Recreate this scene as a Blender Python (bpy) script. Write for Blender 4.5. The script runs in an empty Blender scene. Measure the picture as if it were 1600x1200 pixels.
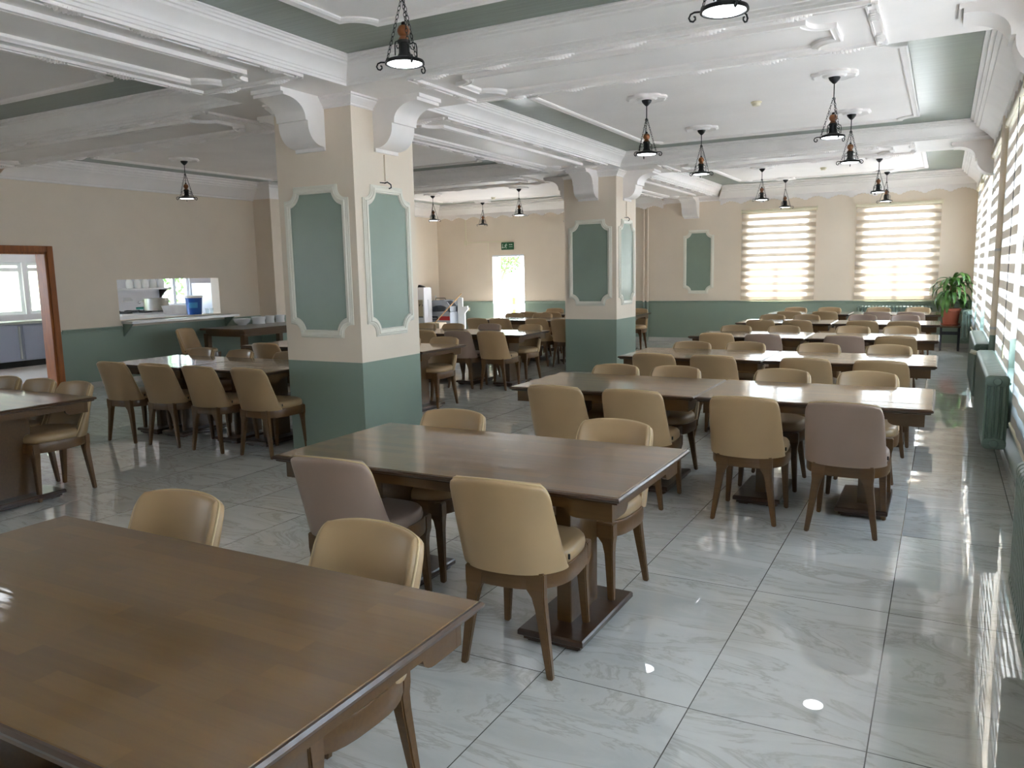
import bpy, bmesh, math, random
from mathutils import Vector, Matrix
R_ = math.radians
rnd = random.Random(7)
S = bpy.context.scene
COL = S.collection

# ------------------------------------------------------------------ camera
CAM_H, YAW, PIT, ROL, FPX = 1.5989, -0.498969, -0.139985, 0.0211992, 1236.98
fw = Vector((math.sin(YAW)*math.cos(PIT), math.cos(YAW)*math.cos(PIT), math.sin(PIT)))
rt = fw.cross(Vector((0, 0, 1))).normalized(); dn = fw.cross(rt)
c_, s_ = math.cos(ROL), math.sin(ROL)
rt2, dn2 = c_*rt + s_*dn, -s_*rt + c_*dn
cd = bpy.data.cameras.new('camera'); cam = bpy.data.objects.new('camera', cd); COL.objects.link(cam)
cd.sensor_width = 36; cd.lens = FPX/1600*36; cd.clip_start = 0.05; cd.clip_end = 200
mt = Matrix((rt2, -dn2, -fw)).transposed().to_4x4(); mt.translation = (0, 0, CAM_H)
cam.matrix_world = mt
S.camera = cam

# ------------------------------------------------------------------ light
S.view_settings.view_transform = 'Standard'; S.view_settings.look = 'None'
S.view_settings.gamma = 1; S.view_settings.use_curve_mapping = False
S.view_settings.exposure = 0.47
S.cycles.use_denoising = True
S.cycles.max_bounces = 16; S.cycles.diffuse_bounces = 12; S.cycles.glossy_bounces = 4
S.cycles.transparent_max_bounces = 12; S.cycles.transmission_bounces = 6
S.cycles.caustics_reflective = False; S.cycles.caustics_refractive = False
S.cycles.sample_clamp_indirect = 40
SKY = 10.5
wd = bpy.data.worlds.new('sky'); S.world = wd; wd.use_nodes = True
nt = wd.node_tree; nt.nodes.clear()
o_ = nt.nodes.new('ShaderNodeOutputWorld'); bg = nt.nodes.new('ShaderNodeBackground')
tc = nt.nodes.new('ShaderNodeTexCoord'); sp = nt.nodes.new('ShaderNodeSeparateXYZ'); rp = nt.nodes.new('ShaderNodeValToRGB')
mr = nt.nodes.new('ShaderNodeMapRange'); mr.inputs['From Min'].default_value = -1
nt.links.new(tc.outputs['Generated'], sp.inputs[0]); nt.links.new(sp.outputs['Z'], mr.inputs['Value'])
nt.links.new(mr.outputs[0], rp.inputs[0]); nt.links.new(rp.outputs[0], bg.inputs[0]); nt.links.new(bg.outputs[0], o_.inputs[0])
e = rp.color_ramp.elements
e[0].position = 0.0; e[0].color = (.35, .36, .36, 1); e[1].position = 1.0; e[1].color = (.55, .72, 1, 1)
a = e.new(.485); a.color = (.5, .5, .5, 1); a = e.new(.52); a.color = (.8, .9, 1, 1); a = e.new(.7); a.color = (.66, .81, 1, 1)
bg.inputs[1].default_value = SKY
sd = bpy.data.lights.new('sun', 'SUN'); sun = bpy.data.objects.new('sun', sd); COL.objects.link(sun)
sd.energy = 42; sd.angle = R_(.6); sd.color = (1, .975, .94)
az, el = R_(4), R_(56)
sdir = Vector((math.sin(az)*math.cos(el), math.cos(az)*math.cos(el), math.sin(el)))   # towards the sun
sun.rotation_euler = sdir.to_track_quat('Z', 'Y').to_euler()

def portal(name, loc, sx, sy, facing):
    d = bpy.data.lights.new(name, 'AREA'); o = bpy.data.objects.new(name, d); COL.objects.link(o)
    d.shape = 'RECTANGLE'; d.size = sx; d.size_y = sy; d.cycles.is_portal = True
    o.location = loc; o.rotation_euler = (-Vector(facing)).to_track_quat('Z', 'Y').to_euler() if abs(facing[2]) < .9 else (0, 0, 0)
    return o

# ------------------------------------------------------------------ materials
def new_mat(name):
    m = bpy.data.materials.new(name); m.use_nodes = True
    return m, m.node_tree, m.node_tree.nodes['Principled BSDF']
def C4(c): return (*c, 1)
def srgb(r, g, b):
    f = lambda v: (v/255/12.92 if v/255 <= .04045 else ((v/255+.055)/1.055)**2.4)
    return (f(r), f(g), f(b))
def N(nt, t, **kw):
    n = nt.nodes.new(t)
    for k, v in kw.items():
        if k in n.inputs: n.inputs[k].default_value = v
        else: setattr(n, k, v)
    return n
def mat(name, col, rough=.5, metal=0, noise=0, nscale=4, spec=.5, coat=0, crough=.1, bump=0, bscale=60, stretch=(1, 1, 1)):
    m, nt, b = new_mat(name)
    b.inputs['Base Color'].default_value = C4(col); b.inputs['Roughness'].default_value = rough
    b.inputs['Metallic'].default_value = metal; b.inputs['Specular IOR Level'].default_value = spec
    b.inputs['Coat Weight'].default_value = coat; b.inputs['Coat Roughness'].default_value = crough
    tc = N(nt, 'ShaderNodeTexCoord'); mp = N(nt, 'ShaderNodeMapping', Scale=stretch)
    nt.links.new(tc.outputs['Object'], mp.inputs[0])
    if noise:
        n = N(nt, 'ShaderNodeTexNoise', Scale=nscale, Detail=5.0); nt.links.new(mp.outputs[0], n.inputs['Vector'])
        mx = N(nt, 'ShaderNodeMix', data_type='RGBA')
        lo = tuple(c*(1-noise) for c in col); hi = tuple(min(1, c*(1+noise)) for c in col)
        mx.inputs[6].default_value = C4(lo); mx.inputs[7].default_value = C4(hi)
        r = N(nt, 'ShaderNodeMapRange'); r.inputs[1].default_value = .3; r.inputs[2].default_value = .7
        nt.links.new(n.outputs[0], r.inputs[0]); nt.links.new(r.outputs[0], mx.inputs[0]); nt.links.new(mx.outputs[2], b.inputs['Base Color'])
    if bump:
        n2 = N(nt, 'ShaderNodeTexNoise', Scale=bscale, Detail=3.0); nt.links.new(mp.outputs[0], n2.inputs['Vector'])
        bp = N(nt, 'ShaderNodeBump', Strength=bump, Distance=.01)
        nt.links.new(n2.outputs[0], bp.inputs['Height']); nt.links.new(bp.outputs[0], b.inputs['Normal'])
    return m

BEIGE = srgb(232, 218, 201); GREEN = srgb(138, 154, 141); WHITE = srgb(242, 237, 235)
def paint_split(name, zs):
    """wall paint: glossy green up to zs, cream above (world height)"""
    m, nt, b = new_mat(name)
    g = N(nt, 'ShaderNodeNewGeometry'); s = N(nt, 'ShaderNodeSeparateXYZ'); nt.links.new(g.outputs['Position'], s.inputs[0])
    st = N(nt, 'ShaderNodeMath', operation='GREATER_THAN'); st.inputs[1].default_value = zs; nt.links.new(s.outputs[2], st.inputs[0])
    n = N(nt, 'ShaderNodeTexNoise', Scale=2.5, Detail=4.0); nt.links.new(g.outputs['Position'], n.inputs['Vector'])
    mx = N(nt, 'ShaderNodeMix', data_type='RGBA'); mx.inputs[6].default_value = C4(GREEN); mx.inputs[7].default_value = C4(BEIGE)
    nt.links.new(st.outputs[0], mx.inputs[0])
    hs = N(nt, 'ShaderNodeHueSaturation'); r = N(nt, 'ShaderNodeMapRange'); r.inputs[3].default_value = .95; r.inputs[4].default_value = 1.04
    nt.links.new(n.outputs[0], r.inputs[0]); nt.links.new(r.outputs[0], hs.inputs['Value']); nt.links.new(mx.outputs[2], hs.inputs['Color'])
    nt.links.new(hs.outputs[0], b.inputs['Base Color'])
    rr = N(nt, 'ShaderNodeMapRange'); rr.inputs[3].default_value = .3; rr.inputs[4].default_value = .48
    nt.links.new(st.outputs[0], rr.inputs[0]); nt.links.new(rr.outputs[0], b.inputs['Roughness'])
    n2 = N(nt, 'ShaderNodeTexNoise', Scale=140.0); nt.links.new(g.outputs['Position'], n2.inputs['Vector'])
    bp = N(nt, 'ShaderNodeBump', Strength=.05, Distance=.01); nt.links.new(n2.outputs[0], bp.inputs['Height']); nt.links.new(bp.outputs[0], b.inputs['Normal'])
    return m
M_WALL = paint_split('wall paint', .88)
M_PILLAR = paint_split('pillar paint', .84)
M_GREEN = mat('green gloss paint', GREEN, .3, noise=.06, nscale=2)
M_GREENC = mat('green ceiling paint', srgb(120, 131, 119), .3, noise=.08, nscale=1.5, bump=.2, bscale=5, stretch=(.4, 6, 1))
M_WHITE = mat('white plaster', WHITE, .5, noise=.03, nscale=3)
M_CEIL = mat('white ceiling paint', WHITE, .6, noise=.04, nscale=1.2, bump=.15, bscale=25)
M_FRAME = mat('cream panel frame', srgb(232, 228, 216), .4)
M_RAD = mat('radiator paint', srgb(114, 130, 118), .35, noise=.05)
M_PVC = mat('white window frame', srgb(235, 238, 242), .3)
M_BLACK = mat('black iron', (.012, .012, .013), .45, metal=.3)
M_TURN = mat('turned wood', srgb(122, 72, 32), .35, noise=.25, nscale=30)
M_DOORW = mat('varnished door wood', srgb(150, 84, 26), .5, noise=.25, nscale=6, stretch=(6, 6, .6))
M_STEEL = mat('stainless steel', (.62, .62, .64), .28, metal=1)
M_GREYM = mat('grey enamel', srgb(165, 170, 180), .4, noise=.04)
M_CABIN = mat('steel cabinet', srgb(140, 146, 165), .4, metal=.3)
M_TILEW = mat('white tiles', srgb(232, 232, 238), .2)
M_DARK = mat('dark cast iron', (.015, .015, .025), .5)
M_TEAL = mat('teal plastic', srgb(30, 130, 125), .4)
M_BLUE = mat('blue plastic', srgb(25, 85, 170), .3)
M_CHINA = mat('white china', srgb(236, 238, 240), .15)
M_TERRA = mat('terracotta plastic', srgb(160, 84, 60), .5, noise=.08)
M_SOIL = mat('soil', (.03, .02, .012), .9)
M_STALK = mat('stalk', srgb(110, 95, 60), .7)
M_RED = mat('red label', srgb(165, 25, 30), .4)
M_NAVY = mat('dark label', srgb(25, 28, 40), .4)
M_CARD = mat('cardboard', srgb(205, 190, 165), .8)
M_STICK = mat('broom wood', srgb(200, 160, 110), .5)
M_BRUSH = mat('broom bristle', srgb(120, 40, 40), .8)
M_SIGN = mat('exit green', srgb(8, 92, 50), .4)
M_SIGNW = mat('sign white', srgb(225, 240, 230), .4)
M_KFLOOR = mat('kitchen floor tile', srgb(205, 196, 190), .12)
M_GROUND = mat('pale paving', srgb(212, 210, 208), .8, noise=.1, nscale=1)
M_YEL = mat('yellow plastic', srgb(240, 190, 20), .4)
M_LEAFT = mat('tree leaf', srgb(70, 105, 30), .6, noise=.3, nscale=2)
M_TRUNK = mat('tree bark', srgb(95, 80, 65), .8)
M_POT = mat('used cookware steel', (.34, .33, .31), .3, metal=1, noise=.15)
M_SHEEN = mat('chrome', (.8, .8, .82), .12, metal=1)
M_IVORY = mat('ivory plastic', srgb(228, 220, 195), .4)
M_MARB = mat('skirting tile', srgb(196, 194, 190), .15, noise=.08, nscale=3)

def emis(name, col, st):
    m = bpy.data.materials.new(name); m.use_nodes = True; nt = m.node_tree; nt.nodes.clear()
    o = N(nt, 'ShaderNodeOutputMaterial'); e = N(nt, 'ShaderNodeEmission', Strength=st); e.inputs[0].default_value = C4(col)
    nt.links.new(e.outputs[0], o.inputs[0]); return m
M_LED = emis('led disc', (.92, .96, 1), 8)

def glass(name, tint=(.95, .97, .97), frost=0):
    m = bpy.data.materials.new(name); m.use_nodes = True; nt = m.node_tree; nt.nodes.clear()
    o = N(nt, 'ShaderNodeOutputMaterial'); t = N(nt, 'ShaderNodeBsdfTransparent'); t.inputs[0].default_value = C4(tint)
    g = N(nt, 'ShaderNodeBsdfGlossy', Roughness=.02); mx = N(nt, 'ShaderNodeMixShader'); lw = N(nt, 'ShaderNodeLayerWeight'); lw.inputs[0].default_value = .5
    pw = N(nt, 'ShaderNodeMath', operation='POWER'); pw.inputs[1].default_value = 4; fr = N(nt, 'ShaderNodeMapRange'); fr.inputs[3].default_value = .04; fr.inputs[4].default_value = .8
    nt.links.new(lw.outputs['Facing'], pw.inputs[0]); nt.links.new(pw.outputs[0], fr.inputs[0]); nt.links.new(fr.outputs[0], mx.inputs[0]); nt.links.new(t.outputs[0], mx.inputs[1]); nt.links.new(g.outputs[0], mx.inputs[2])
    last = mx
    if frost:
        tr = N(nt, 'ShaderNodeBsdfTranslucent'); tr.inputs[0].default_value = C4(frost)
        m2 = N(nt, 'ShaderNodeMixShader'); m2.inputs[0].default_value = .85
        nt.links.new(mx.outputs[0], m2.inputs[1]); nt.links.new(tr.outputs[0], m2.inputs[2]); last = m2
    nt.links.new(last.outputs[0], o.inputs[0]); return m
M_GLASS = glass('window glass')
M_FROST = glass('frosted glass', frost=(.62, .66, .5))
M_CLEAR = glass('drinking glass', (.9, .92, .92))

def blind_mat(name, opaque=(.62, .55, .45), trans=.22, sheer=.6):
    m = bpy.data.materials.new(name); m.use_nodes = True; nt = m.node_tree; nt.nodes.clear()
    o = N(nt, 'ShaderNodeOutputMaterial'); tc = N(nt, 'ShaderNodeTexCoord'); s = N(nt, 'ShaderNodeSeparateXYZ'); nt.links.new(tc.outputs['Object'], s.inputs[0])
    d = N(nt, 'ShaderNodeMath', operation='DIVIDE'); d.inputs[1].default_value = .148; nt.links.new(s.outputs[2], d.inputs[0])
    f = N(nt, 'ShaderNodeMath', operation='FRACT'); nt.links.new(d.outputs[0], f.inputs[0])
    g = N(nt, 'ShaderNodeMath', operation='GREATER_THAN'); g.inputs[1].default_value = .5; nt.links.new(f.outputs[0], g.inputs[0])
    def cloth(col, tcol, w):
        a = N(nt, 'ShaderNodeBsdfDiffuse'); a.inputs[0].default_value = C4(col)
        b = N(nt, 'ShaderNodeBsdfTranslucent'); b.inputs[0].default_value = C4(tcol)
        mx = N(nt, 'ShaderNodeMixShader'); mx.inputs[0].default_value = w
        nt.links.new(a.outputs[0], mx.inputs[1]); nt.links.new(b.outputs[0], mx.inputs[2]); return mx
    op = cloth(opaque, (.85, .68, .5), trans)
    sh = cloth((.8, .79, .75), (.8, .79, .76), .5)
    tr = N(nt, 'ShaderNodeBsdfTransparent'); m2 = N(nt, 'ShaderNodeMixShader'); m2.inputs[0].default_value = sheer
    nt.links.new(sh.outputs[0], m2.inputs[1]); nt.links.new(tr.outputs[0], m2.inputs[2])
    m3 = N(nt, 'ShaderNodeMixShader'); nt.links.new(g.outputs[0], m3.inputs[0]); nt.links.new(op.outputs[0], m3.inputs[1]); nt.links.new(m2.outputs[0], m3.inputs[2])
    nt.links.new(m3.outputs[0], o.inputs[0]); return m
M_BLIND = blind_mat('zebra blind cloth', (.52, .45, .36), .08, .6)
M_BLINDR = blind_mat('grey zebra blind cloth', (.5, .48, .46), .05, .66)

def leather(name, col):
    m, nt, b = new_mat(name)
    tc = N(nt, 'ShaderNodeTexCoord'); oi = N(nt, 'ShaderNodeObjectInfo')
    ad = N(nt, 'ShaderNodeVectorMath', operation='ADD'); nt.links.new(tc.outputs['Object'], ad.inputs[0])
    sc = N(nt, 'ShaderNodeVectorMath', operation='SCALE'); nt.links.new(oi.outputs['Location'], sc.inputs[0]); sc.inputs['Scale'].default_value = 3.1
    nt.links.new(sc.outputs[0], ad.inputs[1])
    n = N(nt, 'ShaderNodeTexNoise', Scale=4.0, Detail=4.0); nt.links.new(ad.outputs[0], n.inputs['Vector'])
    mx = N(nt, 'ShaderNodeMix', data_type='RGBA'); mx.inputs[6].default_value = C4(tuple(c*.86 for c in col)); mx.inputs[7].default_value = C4(tuple(c*1.1 for c in col))
    nt.links.new(n.outputs[0], mx.inputs[0]); nt.links.new(mx.outputs[2], b.inputs['Base Color'])
    b.inputs['Roughness'].default_value = .42; b.inputs['Coat Weight'].default_value = .25; b.inputs['Coat Roughness'].default_value = .3
    n2 = N(nt, 'ShaderNodeTexVoronoi', Scale=350.0); nt.links.new(tc.outputs['Object'], n2.inputs['Vector'])
    bp = N(nt, 'ShaderNodeBump', Strength=.06, Distance=.002); nt.links.new(n2.outputs[0], bp.inputs['Height']); nt.links.new(bp.outputs[0], b.inputs['Normal'])
    return m
L_TAN = leather('tan leather', srgb(172, 142, 103))
L_OLIVE = leather('olive tan leather', srgb(158, 130, 94))
L_PINK = leather('pinkish grey leather', srgb(154, 130, 115))
L_PIPE = mat('leather piping', srgb(196, 172, 130), .45)

def wood(name, dark, light, rough=.3, coat=.5, crough=.14, staves=True):
    m, nt, b = new_mat(name)
    tc = N(nt, 'ShaderNodeTexCoord'); mp = N(nt, 'ShaderNodeMapping', Scale=(1.0, 14.0, 14.0)); nt.links.new(tc.outputs['Object'], mp.inputs[0])
    n = N(nt, 'ShaderNodeTexNoise', Scale=5.0, Detail=6.0, Roughness=.6); nt.links.new(mp.outputs[0], n.inputs['Vector'])
    mx = N(nt, 'ShaderNodeMix', data_type='RGBA'); mx.inputs[6].default_value = C4(dark); mx.inputs[7].default_value = C4(light)
    if staves:
        oi = N(nt, 'ShaderNodeObjectInfo'); ad = N(nt, 'ShaderNodeVectorMath', operation='ADD')
        nt.links.new(tc.outputs['Object'], ad.inputs[0]); nt.links.new(oi.outputs['Location'], ad.inputs[1])
        br = N(nt, 'ShaderNodeTexBrick', Scale=1.0); br.inputs['Brick Width'].default_value = .42; br.inputs['Row Height'].default_value = .06
        br.inputs['Mortar Size'].default_value = .0006; br.offset = .37; br.offset_frequency = 2; br.squash = 1
        br.inputs['Color1'].default_value = (.0, .0, .0, 1); br.inputs['Color2'].default_value = (1, 1, 1, 1); br.inputs['Mortar'].default_value = (.3, .3, .3, 1)
        nt.links.new(ad.outputs[0], br.inputs['Vector'])
        w = N(nt, 'ShaderNodeMix'); w.inputs[0].default_value = .5
        nt.links.new(br.outputs['Color'], w.inputs[2]); nt.links.new(n.outputs[0], w.inputs[3]); nt.links.new(w.outputs[0], mx.inputs[0])
    else:
        nt.links.new(n.outputs[0], mx.inputs[0])
    nt.links.new(mx.outputs[2], b.inputs['Base Color'])
    b.inputs['Roughness'].default_value = rough; b.inputs['Coat Weight'].default_value = coat; b.inputs['Coat Roughness'].default_value = crough
    n3 = N(nt, 'ShaderNodeTexNoise', Scale=3.0, Detail=2.0); mp3 = N(nt, 'ShaderNodeMapping', Scale=(.6, 6, 6)); nt.links.new(tc.outputs['Object'], mp3.inputs[0]); nt.links.new(mp3.outputs[0], n3.inputs['Vector'])
    bp = N(nt, 'ShaderNodeBump', Strength=.06, Distance=.02); nt.links.new(n3.outputs[0], bp.inputs['Height'])
    nt.links.new(bp.outputs[0], b.inputs['Normal']); nt.links.new(bp.outputs[0], b.inputs['Coat Normal'])
    return m
W_TOP = wood('table top staves', srgb(84, 57, 20), srgb(120, 87, 36), rough=.34, coat=.9, crough=.07)
W_TAB = wood('table frame wood', srgb(66, 43, 19), srgb(98, 67, 31), staves=False)
W_EDGE = wood('dark edge moulding', srgb(52, 30, 14), srgb(72, 45, 22), coat=.8, crough=.1, staves=False)
W_DARK = wood('table foot wood', srgb(46, 28, 18), srgb(66, 42, 26), staves=False)
W_CHAIR = wood('chair frame wood', srgb(78, 51, 24), srgb(110, 77, 40), rough=.4, coat=.25, staves=False)

def floor_mat():
    m, nt, b = new_mat('polished porcelain tiles')
    g = N(nt, 'ShaderNodeNewGeometry'); mp = N(nt, 'ShaderNodeMapping'); mp.inputs[1].default_value = (.1514, -.2796, 0)
    nt.links.new(g.outputs['Position'], mp.inputs[0])
    br = N(nt, 'ShaderNodeTexBrick', Scale=1.0); br.offset = 0; br.squash = 1
    br.inputs['Brick Width'].default_value = .6; br.inputs['Row Height'].default_value = 1.2; br.inputs['Mortar Size'].default_value = .0022; br.inputs['Mortar Smooth'].default_value = 0
    br.inputs['Color1'].default_value = (0, 0, 0, 1); br.inputs['Color2'].default_value = (1, 1, 1, 1)
    nt.links.new(mp.outputs[0], br.inputs['Vector'])
    # per-tile vein offset
    ad = N(nt, 'ShaderNodeVectorMath', operation='MULTIPLY_ADD'); nt.links.new(br.outputs['Color'], ad.inputs[0]); ad.inputs[1].default_value = (7, 5, 0); nt.links.new(g.outputs['Position'], ad.inputs[2])
    mp2 = N(nt, 'ShaderNodeMapping', Scale=(.7, 2.2, 1)); mp2.inputs[2].default_value = (0, 0, .35); nt.links.new(ad.outputs[0], mp2.inputs[0])
    n = N(nt, 'ShaderNodeTexNoise', Scale=1.6, Detail=7.0, Roughness=.62, Distortion=1.6); nt.links.new(mp2.outputs[0], n.inputs['Vector'])
    r = N(nt, 'ShaderNodeValToRGB'); nt.links.new(n.outputs[0], r.inputs[0])
    el = r.color_ramp.elements; el[0].position = .36; el[0].color = C4(srgb(198, 198, 192)); el[1].position = .62; el[1].color = C4(srgb(215, 214, 208))
    x = el.new(.47); x.color = C4(srgb(208, 207, 201)); x = el.new(.5); x.color = C4(srgb(188, 185, 176)); x = el.new(.53); x.color = C4(srgb(210, 209, 203))
    mx = N(nt, 'ShaderNodeMix', data_type='RGBA'); nt.links.new(br.outputs['Fac'], mx.inputs[0]); nt.links.new(r.outputs[0], mx.inputs[6]); mx.inputs[7].default_value = C4(srgb(95, 92, 86))
    nt.links.new(mx.outputs[2], b.inputs['Base Color'])
    b.inputs['Roughness'].default_value = .012; b.inputs['IOR'].default_value = 2.05
    n2 = N(nt, 'ShaderNodeTexNoise', Scale=2.2, Detail=1.0); nt.links.new(g.outputs['Position'], n2.inputs['Vector'])
    bp = N(nt, 'ShaderNodeBump', Strength=.012, Distance=.05); nt.links.new(n2.outputs[0], bp.inputs['Height']); nt.links.new(bp.outputs[0], b.inputs['Normal'])
    return m
M_FLOOR = floor_mat()

def leaf_mat():
    m, nt, b = new_mat('glossy leaf')
    oi = N(nt, 'ShaderNodeTexCoord'); n = N(nt, 'ShaderNodeTexNoise', Scale=9.0); nt.links.new(oi.outputs['Object'], n.inputs['Vector'])
    mx = N(nt, 'ShaderNodeMix', data_type='RGBA'); mx.inputs[6].default_value = C4(srgb(40, 78, 30)); mx.inputs[7].default_value = C4(srgb(96, 135, 58))
    nt.links.new(n.outputs[0], mx.inputs[0]); nt.links.new(mx.outputs[2], b.inputs['Base Color']); b.inputs['Roughness'].default_value = .35
    return m
M_LEAF = leaf_mat()

# ------------------------------------------------------------------ mesh building
class MB:
    def __init__(s): s.v = []; s.f = []
    def add(s, vs, fs, T=None):
        b = len(s.v)
        s.v += [tuple(T @ Vector(p)) if T else tuple(p) for p in vs]
        s.f += [tuple(i+b for i in f) for f in fs]; return s
    def box(s, x0, y0, z0, x1, y1, z1, T=None):
        return s.add([(x0, y0, z0), (x1, y0, z0), (x1, y1, z0), (x0, y1, z0), (x0, y0, z1), (x1, y0, z1), (x1, y1, z1), (x0, y1, z1)],
                     [(3, 2, 1, 0), (4, 5, 6, 7), (0, 1, 5, 4), (1, 2, 6, 5), (2, 3, 7, 6), (3, 0, 4, 7)], T)
    def rings(s, rs, cap0=True, cap1=True, T=None):
        n = len(rs[0]); vs = [p for r in rs for p in r]; fs = []
        for i in range(len(rs)-1):
            for j in range(n):
                k = (j+1) % n; fs.append((i*n+j, i*n+k, (i+1)*n+k, (i+1)*n+j))
        if cap0: fs.append(tuple(range(n-1, -1, -1)))
        if cap1: fs.append(tuple((len(rs)-1)*n+j for j in range(n)))
        return s.add(vs, fs, T)
    def lathe(s, prof, n=24, T=None, cap0=True, cap1=True):
        return s.rings([[(r*math.cos(2*math.pi*j/n), r*math.sin(2*math.pi*j/n), z) for j in range(n)] for r, z in prof], cap0, cap1, T)
    def prism(s, poly, z0, z1, T=None):
        return s.rings([[(x, y, z0) for x, y in poly], [(x, y, z1) for x, y in poly]], T=T)
    def tube(s, pts, r, n=8, T=None, closed=False, rs=None):
        pts = [Vector(p) for p in pts]; rs = rs or [r]*len(pts); R = []; up = None; m = len(pts)
        for i, p in enumerate(pts):
            if closed: t = pts[(i+1) % m]-pts[i-1]
            else: t = pts[min(i+1, m-1)]-pts[max(i-1, 0)]
            t.normalize()
            if up is None: up = t.orthogonal().normalized()
            up = (up - t*up.dot(t)).normalized(); w = t.cross(up)
            R.append([tuple(p + rs[i]*(math.cos(2*math.pi*j/n)*up+math.sin(2*math.pi*j/n)*w)) for j in range(n)])
        if closed: R.append(R[0])
        return s.rings(R, not closed, not closed, T)
    def ring(s, pts, prof, T=None, closedprof=False):
        """sweep profile (offset outward, height) round a closed CCW outline"""
        n = len(pts); ms = []
        for i in range(n):
            a, b, c = Vector(pts[i-1]), Vector(pts[i]), Vector(pts[(i+1) % n])
            e1, e2 = (b-a).normalized(), (c-b).normalized()
            n1, n2 = Vector((e1.y, -e1.x)), Vector((e2.y, -e2.x)); d = 1+n1.dot(n2)
            ms.append((n1+n2)/max(d, .25))
        vs = []; fs = []; k = len(prof)
        for i in range(n):
            for o, h in prof: vs.append((pts[i][0]+ms[i].x*o, pts[i][1]+ms[i].y*o, h))
        for i in range(n):
            j = (i+1) % n
            for q in range(k if closedprof else k-1):
                r = (q+1) % k; fs.append((i*k+q, j*k+q, j*k+r, i*k+r))
        return s.add(vs, fs, T)
    def build(s, name, m, parent=None, smooth=None, bevel=0, weld=False, mats=None):
        me = bpy.data.meshes.new(name); me.from_pydata(s.v, [], s.f); me.update()
        bm = bmesh.new(); bm.from_mesh(me)
        if weld: bmesh.ops.remove_doubles(bm, verts=bm.verts, dist=1e-5)
        if bevel:
            ed = [e for e in bm.edges if len(e.link_faces) == 2 and e.calc_face_angle(0) > .6]
            bmesh.ops.bevel(bm, geom=ed, offset=bevel, segments=2, affect='EDGES', clamp_overlap=True)
        bmesh.ops.recalc_face_normals(bm, faces=bm.faces)
        bm.to_mesh(me); bm.free()
        me.materials.append(m)
        if smooth is not None:
            me.polygons.foreach_set('use_smooth', [True]*len(me.polygons)); me.set_sharp_from_angle(angle=R_(smooth))
        o = bpy.data.objects.new(name, me); COL.objects.link(o)
        if parent: o.parent = parent
        return o

def tag(o, label=None, cat=None, group=None, kind=None):
    if label: o['label'] = label
    if cat: o['category'] = cat
    if group: o['group'] = group
    if kind: o['kind'] = kind
    return o
def empty(name, loc=(0, 0, 0), rz=0, label=None, cat=None, group=None, kind=None):
    o = bpy.data.objects.new(name, None); COL.objects.link(o); o.empty_display_size = .1
    o.location = loc; o.rotation_euler = (0, 0, rz); return tag(o, label, cat, group, kind)
def copy_tree(o, parent=None):
    c = o.copy(); COL.objects.link(c)
    if parent: c.parent = parent
    for ch in o.children: copy_tree(ch, c)
    return c
def frame(O, U, V):
    U, V = Vector(U), Vector(V); W = U.cross(V)
    m = Matrix((U, V, W)).transposed().to_4x4(); m.translation = O; return m
def lerp(a, b, t): return a+(b-a)*t
def outline_rect(x0, y0, x1, y1): return [(x0, y0), (x1, y0), (x1, y1), (x0, y1)]

# ------------------------------------------------------------------ room dimensions
XL, XLF, XR, YB, YF, ZC, ZB = -11.28, -11.49, .5, -2.5, 17.25, 3.307, 3.11
CX0, CX1 = -5.318, -4.4465           # pillar left, right faces
CW = CX1-CX0
PY = [5.4328, 11.5952]               # pillar front faces
BX0, BX1 = -5.46, -4.30              # long beam
BYS = [(-.945, .16), (5.217, 6.32), (11.38, 12.5)]   # cross beams
WT = .25

def walls(mb, axis, at0, at1, s0, s1, z0, z1, holes):
    """slab with rectangular holes (s0,s1,z0,z1); axis = 'x' slab normal along x"""
    cuts = sorted({s0, s1, *[h[0] for h in holes], *[h[1] for h in holes]})
    for a, b in zip(cuts, cuts[1:]):
        hs = sorted([(h[2], h[3]) for h in holes if h[0] <= a+1e-6 and h[1] >= b-1e-6])
        z = z0
        for h0, h1 in hs+[(z1, z1)]:
            if h0 > z+1e-6:
                if axis == 'x': mb.box(at0, a, z, at1, b, h0)
                else: mb.box(a, at0, z, b, at1, h0)
            z = max(z, h1)
    return mb

# windows: right wall (y0,y1), far wall (x0,x1)
RW = [(14.75, 16.6), (12.45, 14.3), (9.55, 11.45), (7.0, 8.9), (4.6, 6.5), (1.6, 3.5), (-.6, 1.2)]
RZ0, RZ1 = .6, 2.78
FWN = [(-3.66, -2.48), (-1.42, -.25)]
FZ0, FZ1 = .95, 2.68
DOORX = (-9.88, -9.0); DOORZ = 2.03
KD = (5.95, 6.90, 2.03)              # kitchen doorway y0,y1,top
HATCH = (7.965, 9.94, .985, 1.615)

o = MB().box(XL-.4, YB-.3, -.2, XR+WT, YF+.3, 0).build('floor', M_FLOOR); tag(o, 'glossy pale grey marbled tile floor with thin dark grout', 'floor', kind='structure')
o = MB().box(XL-.4, YB-.3, ZC, XR+WT+.05, YF+.35, ZC+.25).build('ceiling', M_GREENC); tag(o, 'green painted ceiling band round the white ceiling panels', 'ceiling', kind='structure')

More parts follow.
